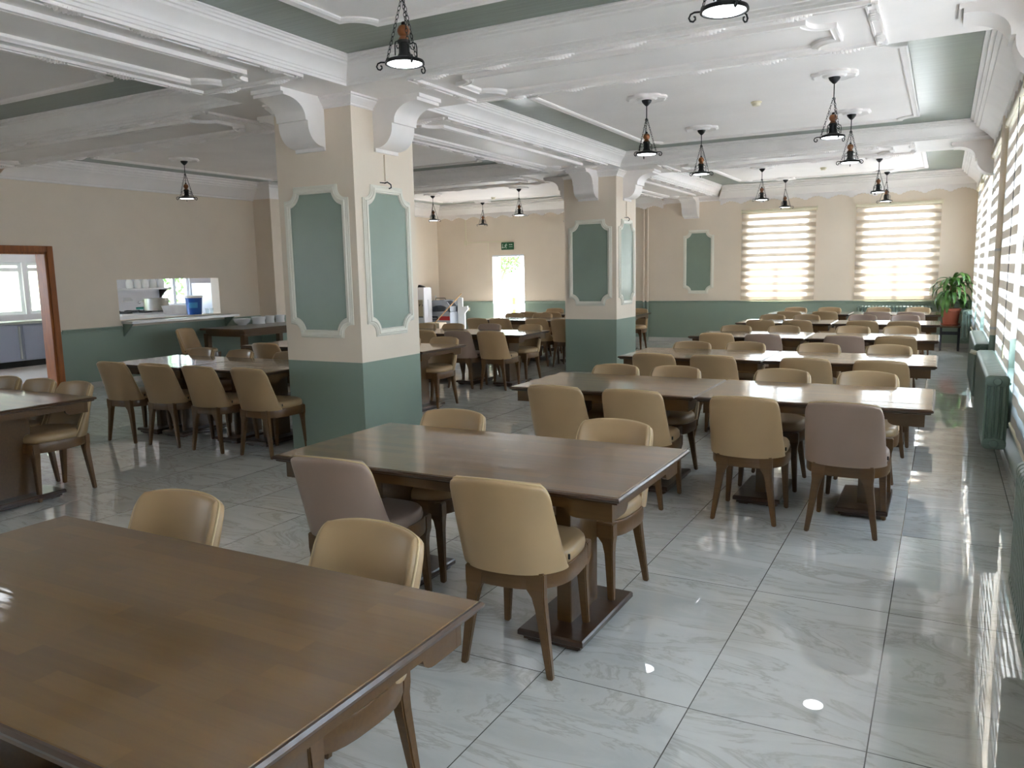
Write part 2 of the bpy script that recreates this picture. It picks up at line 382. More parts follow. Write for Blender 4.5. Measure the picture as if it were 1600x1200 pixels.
o = walls(MB(), 'x', XR, XR+WT, YB-.2, YF+.3, 0, ZC, [(a+.08, b-.08, RZ0, RZ1) for a, b in RW]).build('wall_right', M_WALL)
tag(o, 'cream and green window wall with striped blinds', 'wall', kind='structure')
o = walls(MB(), 'y', YF, YF+.3, XLF-.4, XR, 0, ZC, [(a, b, FZ0, FZ1) for a, b in FWN]+[(*DOORX, 0, DOORZ)]).build('wall_back', M_WALL)
tag(o, 'far cream and green wall with two windows and exit doorway', 'wall', kind='structure')
LWN_FILL = [(-2.0, -.7)]  # window made up out of view, lets extra daylight into the kitchen side
wl = walls(MB(), 'x', XL-.2, XL, YB-.2, 10.86, 0, ZC, [(KD[0], KD[1], 0, KD[2]), HATCH]+[(a, b, .9, 2.5) for a, b in LWN_FILL])
wl.box(XLF-.2, 10.86, 0, XLF, YF+.1, ZC)
o = wl.build('wall_left', M_WALL); tag(o, 'cream and green wall with serving hatch and kitchen doorway', 'wall', kind='structure')
o = MB().box(XL-.2, YB-.25, 0, XR, YB, ZC).build('wall_front', M_WALL)
tag(o, 'plain cream and green wall behind the viewer', 'wall', kind='structure')
pil = MB().box(XLF-.1, 10.86, 0, -10.85, 12.35, ZC).build('pilaster', M_WALL)
tag(pil, 'shallow wall pilaster beside the white bowls with green panel', 'pilaster', kind='structure')

MB().ring(outline_rect(XLF-.05, 10.86, -10.85, 12.35), [(o*.45, z) for o, z in [(0, 3.02), (.03, 3.03), (.06, 3.05), (.12, 3.1), (.2, 3.17), (.26, 3.2), (.26, 3.23), (.32, 3.25), (.32, 3.307)]]).build('capital_moulding', M_WHITE, pil, smooth=30)

# dado rail + skirting
def dado(name, T, L, label):
    mb = MB(); prof = [(0, .845), (.012, .85), (.012, .868), (.02, .872), (.024, .885), (.018, .895), (0, .9)]
    mb.rings([[(0, p, z) for p, z in prof], [(L, p, z) for p, z in prof]], T=T)
    o = mb.build(name, M_GREEN, smooth=30); return tag(o, label, 'dado rail', kind='structure')
def run(p, q, z=0):
    p, q = Vector((*p, z)), Vector((*q, z)); d = (q-p); L = d.length; d.normalize()
    return frame(p, d, Vector((-d.y, d.x, 0))), L      # V to the left of travel (room side)
segs = [('trim_1', (DOORX[0], YF), (XLF, YF), 'green dado rail on far wall left of the exit doorway'),
        ('trim_2', (XR, YF), (DOORX[1], YF), 'green dado rail on far wall right of the exit doorway'),
        ('trim_3', (XL, 7.98), (XL, 7.02), 'green dado rail between kitchen doorway and hatch'),
        ('trim_4', (XL, 10.86), (XL, 10.12), 'green dado rail right of serving hatch'),
        ('trim_5', (-10.85, 12.35), (-10.85, 10.86), 'green dado rail round the pilaster')]
for n_, p, q, lb in segs:
    T, L = run(p, q); dado(n_, T, L, lb)
for n_, p, q, lb in [('baseboard_back', (XR, YF), (DOORX[1], YF), 'grey tile skirting along far wall'),
                     ('baseboard_right', (XR, YB), (XR, YF), 'grey tile skirting under the window wall'),
                     ('baseboard_left', (XL, 10.86), (XL, 7.02), 'grey tile skirting under the serving hatch')]:
    T, L = run(p, q); o = MB().box(0, 0, 0, L, .012, .085, T=T).build(n_, M_MARB); tag(o, lb, 'skirting', kind='structure')

# ------------------------------------------------------------------ outlines
def corner_notch(w, h, r, n=8):
    """w x h rectangle with concave quarter-round corners, CCW"""
    pts = []
    for sx, sy in [(1, -1), (1, 1), (-1, 1), (-1, -1)]:
        arc = [(sx*(w/2-r*math.sin(R_(90*i/n))), sy*(h/2-r*math.cos(R_(90*i/n)))) for i in range(n+1)]
        if sx*sy < 0: arc.reverse()
        pts += arc
    return pts

FR_PROF = [(-.035, 0), (-.035, .012), (-.028, .022), (-.018, .022), (-.014, .03), (.006, .034), (.012, .024), (.022, .024), (.03, .014), (.035, .012), (.035, 0)]
def wall_panel(parent, T, w, h, name='wall_panel'):
    """green framed panel lying in T's xy plane, z outwards"""
    pts = corner_notch(w, h, .115)
    mb = MB(); mb.prism(pts, .0, .006, T=T)
    p = mb.build(name, M_GREEN, parent)
    f = MB().ring(pts, FR_PROF, T=T).build('panel_frame', M_FRAME, p, smooth=40)
    return p

# corbels: S-shaped bracket profile, x = projection, y = height (top at 0)
def corbel_poly():
    p = [(0, 0), (.5, 0), (.5, -.03), (.475, -.03), (.475, -.055), (.45, -.055)]
    for i in range(1, 9):
        t = R_(90*i/8); p.append((.45-.22*math.sin(t), -.055-.14*(1-math.cos(t))))
    p += [(.23, -.215), (.205, -.215), (.205, -.24)]
    for i in range(1, 9):
        t = R_(90*i/8); p.append((.205-.17*(1-math.cos(t)), -.24-.17*math.sin(t)))
    p += [(.02, -.41), (.02, -.44), (0, -.44)]
    return p
CORB = corbel_poly()
def corbel(parent, O, outdir, width, z=ZB, name='corbel'):
    U = Vector((*outdir, 0)); V = Vector((0, 0, 1)); T = frame(Vector((O[0], O[1], z)), U, V)
    return MB().prism(CORB, -width/2, width/2, T=T).build(name, M_WHITE, parent, smooth=35)

CROWN = [(0, 3.015), (.012, 3.02), (.012, 3.035), (.02, 3.04), (.028, 3.055), (.045, 3.07), (.052, 3.08), (.052, 3.09), (.065, 3.095), (.065, ZB), (0, ZB)]

pillars = []
for i, y in enumerate(PY):
    p = MB().box(CX0, y, 0, CX1, y+CW, ZB+.02).build('pillar', M_PILLAR)
    tag(p, ['square cream and green pillar in front of the long tables, nearest one', 'second square cream and green pillar, beyond the first'][i], 'pillar', kind='structure')
    MB().ring(outline_rect(CX0, y, CX1, y+CW), CROWN).build('capital_moulding', M_WHITE, p, smooth=30)
    cx = (CX0+CX1)/2; cy = y+CW/2; zc_, hh = 1.72, 1.26
    wall_panel(p, frame((cx, y, zc_), (1, 0, 0), (0, 0, 1)), .66, hh)
    wall_panel(p, frame((CX1, cy, zc_), (0, 1, 0), (0, 0, 1)), .62, hh)
    corbel(p, (cx-.02, y), (0, -1), .33); corbel(p, (CX1, cy+.02), (1, 0), .33)
    corbel(p, (CX0, cy+.02), (-1, 0), .33); corbel(p, (cx-.02, y+CW), (0, 1), .33)
    mb = MB(); mb.box(CX1, cy-.012, 2.43, CX1+.014, cy+.012, 2.66)
    mb.build('cable_duct', M_WALL, p)
    mb = MB(); mb.tube([(CX1+.012, cy-.03, 2.41), (CX1+.03, cy-.01, 2.42), (CX1+.045, cy+.02, 2.4), (CX1+.04, cy+.03, 2.375), (CX1+.03, cy+.01, 2.365)], .006, 6)
    mb.tube([(CX1, cy-.08, 2.413), (CX1+.012, cy-.03, 2.413)], .005, 6)
    mb.build('cable_loop', M_BLACK, p, smooth=60)
    pillars.append(p)

# pilaster panel and far wall / right wall brackets
wall_panel(pil, frame((-10.85, 11.55, 1.72), (0, 1, 0), (0, 0, 1)), .62, 1.26)
wb = tag(empty('wall_bracket', (-4.88, YF, 0), 0, 'white plaster bracket on far wall under the long beam', 'bracket', kind='structure'))
corbel(wb, (0, 0), (0, -1), .33); 
mbx = MB().rings([[(-.62, -a, z) for a, z in CROWN], [(.62, -a, z) for a, z in CROWN]]); mbx.build('capital_moulding', M_WHITE, wb, smooth=30)
p = MB().box(-5.03, YF-.002, 1.0, -4.41, YF, 2.4).build('panel_backing', M_WALL, None); bpy.data.objects.remove(p)
wp = empty('wall_panel', (-4.72, YF, 0), 0, 'green framed panel on the far wall left of the windows', 'panel', kind='structure')
pp = wall_panel(wp, frame((0, 0, 1.74), (1, 0, 0), (0, 0, 1)), .6, 1.3, 'green_panel')
for i, (a, b) in enumerate(BYS[1:]):
    r = empty('wall_bracket', (XR, (a+b)/2, 0), 0, ['large grey plaster bracket at top right over the window wall', 'smaller plaster bracket on the window wall at second cross beam'][i], 'bracket', kind='structure')
    corbel(r, (0, 0), (-1, 0), .33)

# ------------------------------------------------------------------ beams with ornament
def acanthus(mb, x0, y0, dx, dy, L, z, rn):
    """raised ribbon with clusters of carved leaves"""
    nx, ny = -dy, dx
    def strip(a, b, w0, w1, h):
        P = [(x0+dx*a+nx*w0, y0+dy*a+ny*w0), (x0+dx*b+nx*w0, y0+dy*b+ny*w0), (x0+dx*b+nx*w1, y0+dy*b+ny*w1), (x0+dx*a+nx*w1, y0+dy*a+ny*w1)]
        mb.rings([[(*q, z) for q in P], [(*q, z-h) for q in P]])
    strip(0, L, -.033, .033, .012); strip(-.001, L+.001, -.036, -.02, .02); strip(-.001, L+.001, .022, .036, .02)
    t = .12
    while t < L-.3:
        for k in range(9):
            hgt = .02+.02*math.sin(math.pi*(k+.5)/9)
            a = t+k*.026; w = .03+.012*math.sin(math.pi*(k+.5)/9)
            P = [(a, -w), (a+.014, -w*.4), (a+.02, w*.5), (a+.016, w), (a+.002, w*.6), (a-.004, -w*.3)]
            Q = [(x0+dx*u+nx*v, y0+dy*u+ny*v) for u, v in P]; c = (sum(q[0] for q in Q)/6, sum(q[1] for q in Q)/6)
            mb.rings([[(*q, z-.01) for q in Q], [(lerp(c[0], q[0], .55), lerp(c[1], q[1], .55), z-hgt) for q in Q]])
        t += .52

def beam(name, x0, y0, x1, y1, label, cells, along):
    b = MB().box(x0, y0, ZB, x1, y1, ZC+.05).build(name, M_WHITE); tag(b, label, 'beam', kind='structure')
    for (s0, s1) in cells:
        inset = .06
        X0, X1, Y0, Y1 = (s0, s1, y0+inset, y1-inset) if along == 'x' else (x0+inset, x1-inset, s0, s1)
        mb = MB()
        acanthus(mb, X0, Y0, 1, 0, X1-X0, ZB, rnd); acanthus(mb, X1, Y1, -1, 0, X1-X0, ZB, rnd)
        acanthus(mb, X1, Y0, 0, 1, Y1-Y0, ZB, rnd); acanthus(mb, X0, Y1, 0, -1, Y1-Y0, ZB, rnd)
        mb.build('carved_border', M_WHITE, b)
        T = frame(((X0+X1)/2, (Y0+Y1)/2, ZB), (1, 0, 0), (0, -1, 0))
        pts = corner_notch(X1-X0-.5, Y1-Y0-.36, .16)
        pr = [(-.03, 0), (-.03, .02), (-.015, .03), (-.01, .022), (.01, .022), (.016, .034), (.03, .03), (.03, 0)]
        MB().ring(pts, pr, T=T).build('panel_moulding', M_WHITE, b, smooth=35)
    return b
beam('beam', BX0, YB, BX1, YF, 'long white plaster ceiling beam running over both pillars', [(.6, 4.75), (6.75, 10.95), (12.9, 16.8)], 'y')
nm = ['behind the viewer', 'at the nearest pillar', 'at the second pillar']
for i, (a, b) in enumerate(BYS):
    beam('beam', BX1, a, XR, b, 'white plaster cross beam %s, window side' % nm[i], [(-3.72, -.45)], 'x')
    beam('beam', XL if i < 2 else XLF, a, BX0, b, 'white plaster cross beam %s, kitchen side' % nm[i], [(-10.7, -6.0)], 'x')

# ------------------------------------------------------------------ ceiling bays: cornice, panel, moulding
P_BEAM = [(0, 3.13), (.008, 3.135), (.008, 3.15), (.018, 3.155), (.026, 3.175), (.045, 3.2), (.075, 3.225), (.1, 3.24), (.105, 3.255), (.12, 3.26), (.12, 3.275), (.135, 3.28), (.135, 3.293), (.147, 3.297), (.147, 3.307)]
P_WALL = [(0, 3.0), (.02, 3.005), (.02, 3.03), (.045, 3.035), (.07, 3.06), (.11, 3.1), (.17, 3.15), (.22, 3.18), (.225, 3.2), (.255, 3.21), (.255, 3.235), (.285, 3.245), (.285, 3.275), (.32, 3.285), (.32, 3.307)]
def cornice(x0, y0, x1, y1, kinds, label, fringe=()):
    """kinds: south, east, north, west profiles"""
    k = len(P_BEAM); ks = [P_WALL if q == 'w' else P_BEAM for q in kinds]
    so, ea, no, we = ks
    mb = MB()
    def side(prof, A, B, pa, pb, d):
        # A,B corner pts; offset inward along d; neighbours' offsets shift the ends
        vs = []
        t = (Vector(B)-Vector(A)).normalized()
        for q in range(k):
            o, z = prof[q]
            vs.append((A[0]+d[0]*o+t.x*pa[q][0], A[1]+d[1]*o+t.y*pa[q][0], z))
        for q in range(k):
            o, z = prof[q]
            vs.append((B[0]+d[0]*o-t.x*pb[q][0], B[1]+d[1]*o-t.y*pb[q][0], z))
        mb.add(vs, [(q, k+q, k+q+1, q+1) for q in range(k-1)])
    side(so, (x0, y0), (x1, y0), we, ea, (0, 1)); side(ea, (x1, y0), (x1, y1), so, no, (-1, 0))
    side(no, (x1, y1), (x0, y1), ea, we, (0, -1)); side(we, (x0, y1), (x0, y0), no, so, (1, 0))
    o = mb.build('cornice', M_WHITE, smooth=28); tag(o, label, 'cornice', kind='structure')
    # scalloped fringe hanging from wall cornices
    for sd in fringe:
        if sd == 'n': T = frame((x0+.05, y1, 2.98), (1, 0, 0), (0, 0, 1)); L = x1-x0-.1
        if sd == 'e': T = frame((x1, y1-.05, 2.98), (0, -1, 0), (0, 0, 1)); L = y1-y0-.1
        fm = MB(); a = 0; per = .42
        nseg = int(L/per); per = L/nseg
        # T: z axis = U x V ; fringe thickness towards the room
        for i in range(nseg):
            pts = [(i*per, .1)]
            m_ = 14
            for j in range(m_+1):
                u = j/m_; dpt = .02+.07*abs(2*u-1)**1.6; dpt += .014*(j % 2)
                pts.append((i*per+u*per, -dpt+.035))
            pts.append(((i+1)*per, .1))
            fm.prism(pts, .02, .06, T=T)
        fm.build('scalloped_fringe', M_WHITE, o)
    return o
bayY = [(YB, BYS[0][0]), (BYS[0][1], BYS[1][0]), (BYS[1][1], BYS[2][0]), (BYS[2][1], YF)]
bn = ['behind the viewer', 'over the nearest tables', 'between the two pillars', 'at the far wall']
for j, (a, b) in enumerate(bayY):
    for side in 'RL':
        x0, x1 = (BX1, XR) if side == 'R' else ((XLF if j == 3 else XL), BX0)
        kinds = ['w' if j == 0 else 'b', 'w' if side == 'R' else 'b', 'w' if j == 3 else 'b', 'b' if side == 'R' else 'w']
        wh = 'window side' if side == 'R' else 'kitchen side'
        fr = ([('n')] if j == 3 else [])+(['e'] if side == 'R' and j > 0 else [])
        cornice(x0, a, x1, b, kinds, 'white stepped plaster cornice round the %s ceiling bay %s' % (wh, bn[j]), fr)
        ins = lambda k: .86 if k == 'w' else .66
        px0, px1, py0, py1 = x0+ins(kinds[3]), x1-ins(kinds[1]), a+ins(kinds[0]), b-ins(kinds[2])
        if py1-py0 < .4: continue
        T = frame(((px0+px1)/2, (py0+py1)/2, ZC), (1, 0, 0), (0, -1, 0))
        w, h = px1-px0, py1-py0
        pts = corner_notch(w, h, .18)
        pn = MB().prism(pts, 0, .012, T=T).build('ceiling_panel', M_CEIL); tag(pn, 'white ceiling panel of the %s bay %s' % (wh, bn[j]), 'ceiling panel', kind='structure')
        MB().ring(pts, [(-.05, .012), (-.05, .022), (-.035, .032), (-.02, .026), (0, .03), (.012, .036), (.02, .03), (.02, 0)], T=T).build('panel_moulding', M_WHITE, pn, smooth=35)

# ------------------------------------------------------------------ windows + blinds
def window_unit(name, T, w, h, label, mull=(.5,), glassm=M_GLASS, trans=None):
    """T: x along, y up, z towards the room"""
    mb = MB(); t = .06
    mb.box(0, 0, -.03, t, h, .03, T=T); mb.box(w-t, 0, -.03, w, h, .03, T=T); mb.box(t, 0, -.03, w-t, t, .03, T=T); mb.box(t, h-t, -.03, w-t, h, .03, T=T)
    for m in mull: mb.box(w*m-.04, t, -.03, w*m+.04, h-t, .03, T=T)
    if trans: mb.box(t, h*trans-.035, -.028, w-t, h*trans+.035, .028, T=T)
    o = mb.build(name, M_PVC); tag(o, label, 'window', kind='structure')
    MB().box(t, t, -.006, w-t, h-t, .006, T=T).build('pane', glassm, o)
    return o
def blind(O, rz, w, h, label, m, off=.05, chain=None):
    """roller blind: local x along the wall, -y into the room, origin at its bottom centre"""
    r = empty('roller_blind', O, rz, label, 'blind', 'striped roller blinds')
    fm = MB(); n = 24
    rows = [[(-w/2+w*i/n, -off-.003*math.sin(i*1.1), z) for i in range(n+1)] for z in (0, h)]
    vs = rows[0]+rows[1]; fm.add(vs, [(i, i+1, n+2+i, n+1+i) for i in range(n)])
    fm.build('fabric', m, r, smooth=60)
    MB().box(-w/2, -off-.012, -.022, w/2, -off+.012, .004).build('bottom_bar', M_IVORY, r, bevel=.004)
    cs = MB().tube([(-w/2-.01, -off+.005, h+.03), (w/2+.01, -off+.005, h+.03)], .034, 16)
    cs.box(-w/2-.02, -off-.03, h-.01, -w/2-.008, 0, h+.075); cs.box(w/2+.008, -off-.03, h-.01, w/2+.02, 0, h+.075)
    cs.build('roller', M_IVORY, r, smooth=40)
    if chain:
        cx = chain
        c = MB().tube([(cx, -off-.02, h), (cx, -off-.022, .45)], .003, 6).build('pull_chain', M_BLACK, r, smooth=60)
        MB().box(cx-.03, -off-.03, .36, cx+.03, -off-.018, .47).build('chain_weight', M_IVORY, c, bevel=.004)
    return r
rwl = ['striped roller blind on window wall, farthest from the viewer', 'striped roller blind on window wall, second from the far corner',
       'striped roller blind on window wall just beyond the vertical pipe', 'striped roller blind with pull cord, just before the vertical pipe',
       'striped roller blind at right photo edge beside nearest big radiator', None, None]
outside = {5: 'striped roller blind on window wall beside the viewer, outside the picture', 6: 'striped roller blind on window wall behind the viewer, outside the picture'}
for i, (a, b) in enumerate(RW):
    w = b-a-.16
    T = frame((XR+.17, b-.08, RZ0), (0, -1, 0), (0, 0, 1))
    window_unit('window_%d' % (i+1), T, w, RZ1-RZ0, 'white framed window behind the blind at %s on window wall' % ['far end', 'second place', 'third place', 'fourth place', 'fifth place', 'sixth place', 'seventh place'][i], trans=.7)
    portal('portal', (XR+WT+.02, (a+b)/2, (RZ0+RZ1)/2), w, RZ1-RZ0, (-1, 0, 0))
    if rwl[i]: blind((XR, (a+b)/2, .475), -math.pi/2, b-a, 2.37, rwl[i], M_BLINDR, .04, chain=(.55 if i == 3 else None))
    else: blind((XR, (a+b)/2, .475), -math.pi/2, b-a, 2.37, outside[i], M_BLINDR, .04)
for i, (a, b) in enumerate(FWN):
    T = frame((a, YF+.2, FZ0), (1, 0, 0), (0, 0, 1)); T = frame((b, YF+.2, FZ0), (-1, 0, 0), (0, 0, 1))
    window_unit('window_%d' % (8+i), T, b-a, FZ1-FZ0, ['white framed window behind the left far blind', 'white framed window behind the right far blind'][i])
    portal('portal', ((a+b)/2, YF+.32, (FZ0+FZ1)/2), b-a, FZ1-FZ0, (0, -1, 0))
    c = (-3.06, -.84)[i]
    blind((c, YF, .92), 0, 1.47, 1.8, ['striped blind on far wall, left of the two, nearer the green panel', 'striped blind on far wall, right of the two, above a radiator'][i], M_BLIND, .05)
for i, (a, b) in enumerate(LWN_FILL):
    window_unit('window_%d' % (14+i), frame((XL-.12, a, .9), (0, 1, 0), (0, 0, 1)), b-a, 1.6, 'added unseen window behind the viewer, brightening the kitchen side')
    portal('portal', (XL-.22, (a+b)/2, 1.7), b-a, 1.6, (1, 0, 0))
# unseen eave, added to keep the sun off the far windows' upper half
o = MB().box(-12, YF+.3, 3.0, 1.2, YF+.84, 3.25).build('shade_eave', M_WHITE); tag(o, 'added unseen eave shading the upper half of the far windows', 'eave', kind='structure')
# exit doorway: lining, threshold
dl = MB(); dl.box(DOORX[0]-.001, YF, DOORZ-.04, DOORX[1]+.001, YF+.3, DOORZ); dl.box(DOORX[0], YF+.24, 0, DOORX[0]+.05, YF+.32, DOORZ-.04); dl.box(DOORX[1]-.05, YF+.24, 0, DOORX[1], YF+.32, DOORZ-.04)
d1 = dl.build('door_1', M_PVC); tag(d1, 'bright open exit doorway in the far wall, white frame', 'doorway', kind='structure')
portal('portal', (sum(DOORX)/2, YF+.33, DOORZ/2), DOORX[1]-DOORX[0], DOORZ, (0, -1, 0))
o = MB().box(-40, YF+.3, -.35, 30, 60, -.05).box(XR+WT, -20, -.35, 30, YF+.3, -.05).box(-40, -20, -.35, XL-6, YF+.3, -.05).box(XL-6, -20, -.35, XR+WT, YB-.25, -.05).box(XL-6, YB-.25, -.35, XL-.4, 3.3, -.05).build('ground', M_GROUND); tag(o, 'sunlit pale paving outside the building', 'ground', kind='structure')

# kitchen doorway frame (orange wood)
y0, y1, z1 = KD
df = MB()
df.box(XL-.21, y1-.035, 0, XL+.012, y1, z1); df.box(XL-.21, y0, 0, XL+.012, y0+.035, z1); df.box(XL-.21, y0, z1-.035, XL+.012, y1, z1)
for s in (1,):
    df.box(XL, y1-.005, 0, XL+.03, y1+.085, z1+.08); df.box(XL, y0-.085, 0, XL+.03, y0+.005, z1+.08); df.box(XL, y0+.005, z1-.005, XL+.03, y1-.005, z1+.08)
o = df.build('door_2', M_DOORW, bevel=.004); tag(o, 'orange varnished wooden door frame opening into the kitchen', 'door frame', kind='structure')

# ------------------------------------------------------------------ dining table
def make_table(L, W=.92, H=.75, label='', name='dining_table', inset=.38):
    r = empty(name, label=label, cat='table')
    # top: slab with a stepped ogee edge
    prof = [(-.02, H-.034), (-.012, H-.03), (-.012, H-.024), (0, H-.018), (.002, H-.01), (-.004, H-.003), (-.01, H)]
    pts = outline_rect(-L/2, -W/2, L/2, W/2)
    off = lambda o, z: [(x+(1 if x > 0 else -1)*o, y+(1 if y > 0 else -1)*o, z) for x, y in pts]
    t = MB().rings([off(-.022, H-.034), off(-.022, H-.006), off(-.010, H-.002), off(-.012, H)]).build('tabletop', W_TOP, r, smooth=30)
    MB().rings([off(*p) for p in [(-.0215, H-.033)]+prof[1:-1]+[(-.0105, H-.0022), (-.0215, H-.006), (-.0215, H-.033)]], False, False).build('edge_moulding', W_EDGE, t, smooth=40)
    # apron with low corner blocks
    ax, ay, zt, zm, zb, th = L/2-.045, W/2-.045, H-.034, H-.078, H-.112, .022
    def face(half, c):
        k, q = c, .05; P = [(-half, zt), (-half, zb), (-half+k, zb)]
        for i in range(1, 6):
            t = R_(90*i/5); P.append((-half+k+q*math.sin(t)*1.0-.0, zb+(zm-zb)*(1-math.cos(t))))
        return P+[(-x, z) for x, z in P[::-1]]
    ap = MB()
    for s in (-1, 1):
        ap.prism(face(ax, .15), 0, th, T=frame((0, s*ay, 0), (s, 0, 0), (0, 0, 1)))
        ap.prism(face(ay-th-.001, .1), 0, th, T=frame((s*ax, 0, 0), (0, -s, 0), (0, 0, 1)))
    for v in range(len(ap.v)):
        x, y, z = ap.v[v]; ap.v[v] = (max(-ax, min(ax, x)), max(-ay, min(ay, y)), z)
    ap.build('apron', W_TAB, r)
    for s in (-1, 1):
        x = s*(L/2-inset)
        pm = MB().box(x-.034, -.15, .055, x+.034, .15, zt).box(x-.06, -ay+.02, zt-.07, x+.06, ay-.02, zt)
        pm.build('pedestal', W_TAB, r, bevel=.003)
        f = MB(); fo = outline_rect(x-.155, -.3, x+.155, .3)
        f.rings([[(px+(1 if px > x else -1)*o, py+(1 if py > 0 else -1)*o, z) for px, py in fo] for o, z in [(-.02, .01), (-.02, .025), (-.004, .03), (0, .034), (0, .052), (-.006, .06)]])
        f.box(x-.12, -.27, 0, x-.06, -.21, .012).box(x+.06, -.27, 0, x+.12, -.21, .012).box(x-.12, .21, 0, x-.06, .27, .012).box(x+.06, .21, 0, x+.12, .27, .012)
        f.build('foot', W_DARK, r, smooth=35)
    return r

# ------------------------------------------------------------------ chair (front = +y)
def dline(n=40):
    P = []
    for i in range(n):
        t = 2*math.pi*i/n; c, s = math.cos(t), math.sin(t)
        e = 2/2.5 if s < 0 else 2/3.4
        P.append((math.copysign(abs(c)**e, c)*.225, math.copysign(abs(s)**e, s)*.232))
    return P
DL = dline()
def shell():
    nu, nv = 32, 20; T = .046
    us = [-math.cos(math.pi*i/nu) for i in range(nu+1)]          # denser at the edges
    us = [math.copysign(abs(u)**1.0, u) for u in us]
    vs = [math.sin(math.pi/2*j/nv) for j in range(nv+1)]
    def mid(u, v):
        t = max(0, (v-.80)/.2); su = 1-.2*(1-math.sqrt(max(0, 1-t*t)))
        Phi = R_(lerp(68, 61, v**.8)); b = lerp(.265, .115, v**.75); a = lerp(.222, .232, v)
        ph = u*su*Phi
        yr = -.236-.072*v-.012*v*v
        z = .435+.385*v-.016*u*u*v
        ex = lerp(.8, .95, v); sn, cs = math.sin(ph), math.cos(ph)
        return Vector((a*math.copysign(abs(sn)**ex, sn), yr+b*(1-math.copysign(abs(cs)**ex, cs)), z))
    G = [[mid(u, v) for u in us] for v in vs]
    mb = MB(); out = []; inn = []
    for j in range(nv+1):
        for i in range(nu+1):
            p = G[j][i]
            du = G[j][min(i+1, nu)]-G[j][max(i-1, 0)]; dv = G[min(j+1, nv)][i]-G[max(j-1, 0)][i]
            n = du.cross(dv); n.normalize()
            if n.y > 0 and abs(us[i]) < .3: n = -n
            eu = min(i, nu-i)/6; ev = (nv-j)/6; e = min(1, eu, ev if ev < 1 else 1)
            h = math.sqrt(max(0, 1-(1-e)**2))
            th = T*(1+.35*(1-vs[j]))
            out.append(tuple(p+n*th*.5*h)); inn.append(tuple(p-n*th*.5*h))
    W = nu+1; K = len(out); f = []
    for j in range(nv):
        for i in range(nu):
            a = j*W+i; f.append((a, a+1, a+W+1, a+W)); f.append((K+a+W, K+a+W+1, K+a+1, K+a))
    for i in range(nu): f.append((i+1, i, K+i, K+i+1))
    mb.add(out+inn, f)
    rim = [G[j][0] for j in range(nv+1)]+[G[nv][i] for i in range(1, nu)]+[G[j][nu] for j in range(nv, -1, -1)]
    return mb, rim
def rect_sweep(mb, secs):
    """secs: (cx,cy,z,hx,hy)"""
    mb.rings([[(cx-hx, cy-hy, z), (cx+hx, cy-hy, z), (cx+hx, cy+hy, z), (cx-hx, cy+hy, z)] for cx, cy, z, hx, hy in secs])
def make_chair(lea, dark=None):
    r = empty('dining_chair', cat='chair')
    s = MB(); ring = lambda k, z, d=0: [(x*k, y*k+d, z) for x, y in DL]
    s.rings([ring(.97, .432), ring(.995, .437), ring(1.01, .455), ring(.995, .476), ring(.95, .490), ring(.85, .499), ring(.6, .505), ring(.3, .507)])
    s.build('seat', lea, r, smooth=60)
    mb, rim = shell(); b = mb.build('backrest', lea, r, smooth=70, weld=True)
    MB().tube(rim, .0045, 6).build('piping', L_PIPE, b, smooth=70)
    MB().box(.226, -.105, .46, .2345, -.099, .482).build('tag', M_BLACK, b)
    fr = MB()
    A = [ring(1.035, .362), ring(1.045, .37), ring(1.045, .43), ring(1.03, .437), ring(.9, .437), ring(.9, .362)]
    fr.rings(A+[A[0]], False, False); fr.build('seat_frame', W_CHAIR, r, smooth=40)
    for sx in (-1, 1):
        m = MB()   # rear legs splay out and back
        rect_sweep(m, [(sx*.13, -.214, .434, .042, .02), (sx*.134, -.213, .362, .038, .021), (sx*.143, -.208, .33, .027, .022), (sx*.152, -.208, .28, .022, .021), (sx*.192, -.222, .0, .0135, .0135)])
        m.build('leg', W_CHAIR, r, bevel=.005)
        m = MB()
        rect_sweep(m, [(sx*.168, .208, .434, .042, .028), (sx*.17, .206, .362, .04, .026), (sx*.176, .2, .33, .027, .024), (sx*.18, .2, .28, .021, .021), (sx*.194, .21, .0, .0135, .0135)])
        m.build('leg', W_CHAIR, r, bevel=.005)
    return r
P_TAN, P_OLV, P_PNK = make_chair(L_TAN), make_chair(L_OLIVE), make_chair(L_PINK)
used = set()
def chair(x, yb, face, label, kind='t', rz=0, group='dining chairs'):
    """yb = y of the backrest top; face +1 looks to the far wall, -1 looks to the viewer"""
    p = {'t': P_TAN, 'o': P_OLV, 'p': P_PNK}[kind]
    if kind in used: c = copy_tree(p)
    else: c = p; used.add(kind)
    c.location = (x, yb+face*.30, 0); c.rotation_euler = (0, 0, (0 if face > 0 else math.pi)+R_(rz))
    c['label'] = label; c['group'] = group; return c
tabs = {}
def table(x0, x1, y0, y1, label, group='dining tables', rz=0):
    k = round(x1-x0, 2)
    if k in tabs: t = copy_tree(tabs[k])
    else: t = tabs[k] = make_table(k)
    t.location = ((x0+x1)/2, (y0+y1)/2, 0); t.rotation_euler = (0, 0, R_(rz)); t['label'] = label; t['group'] = group; return t

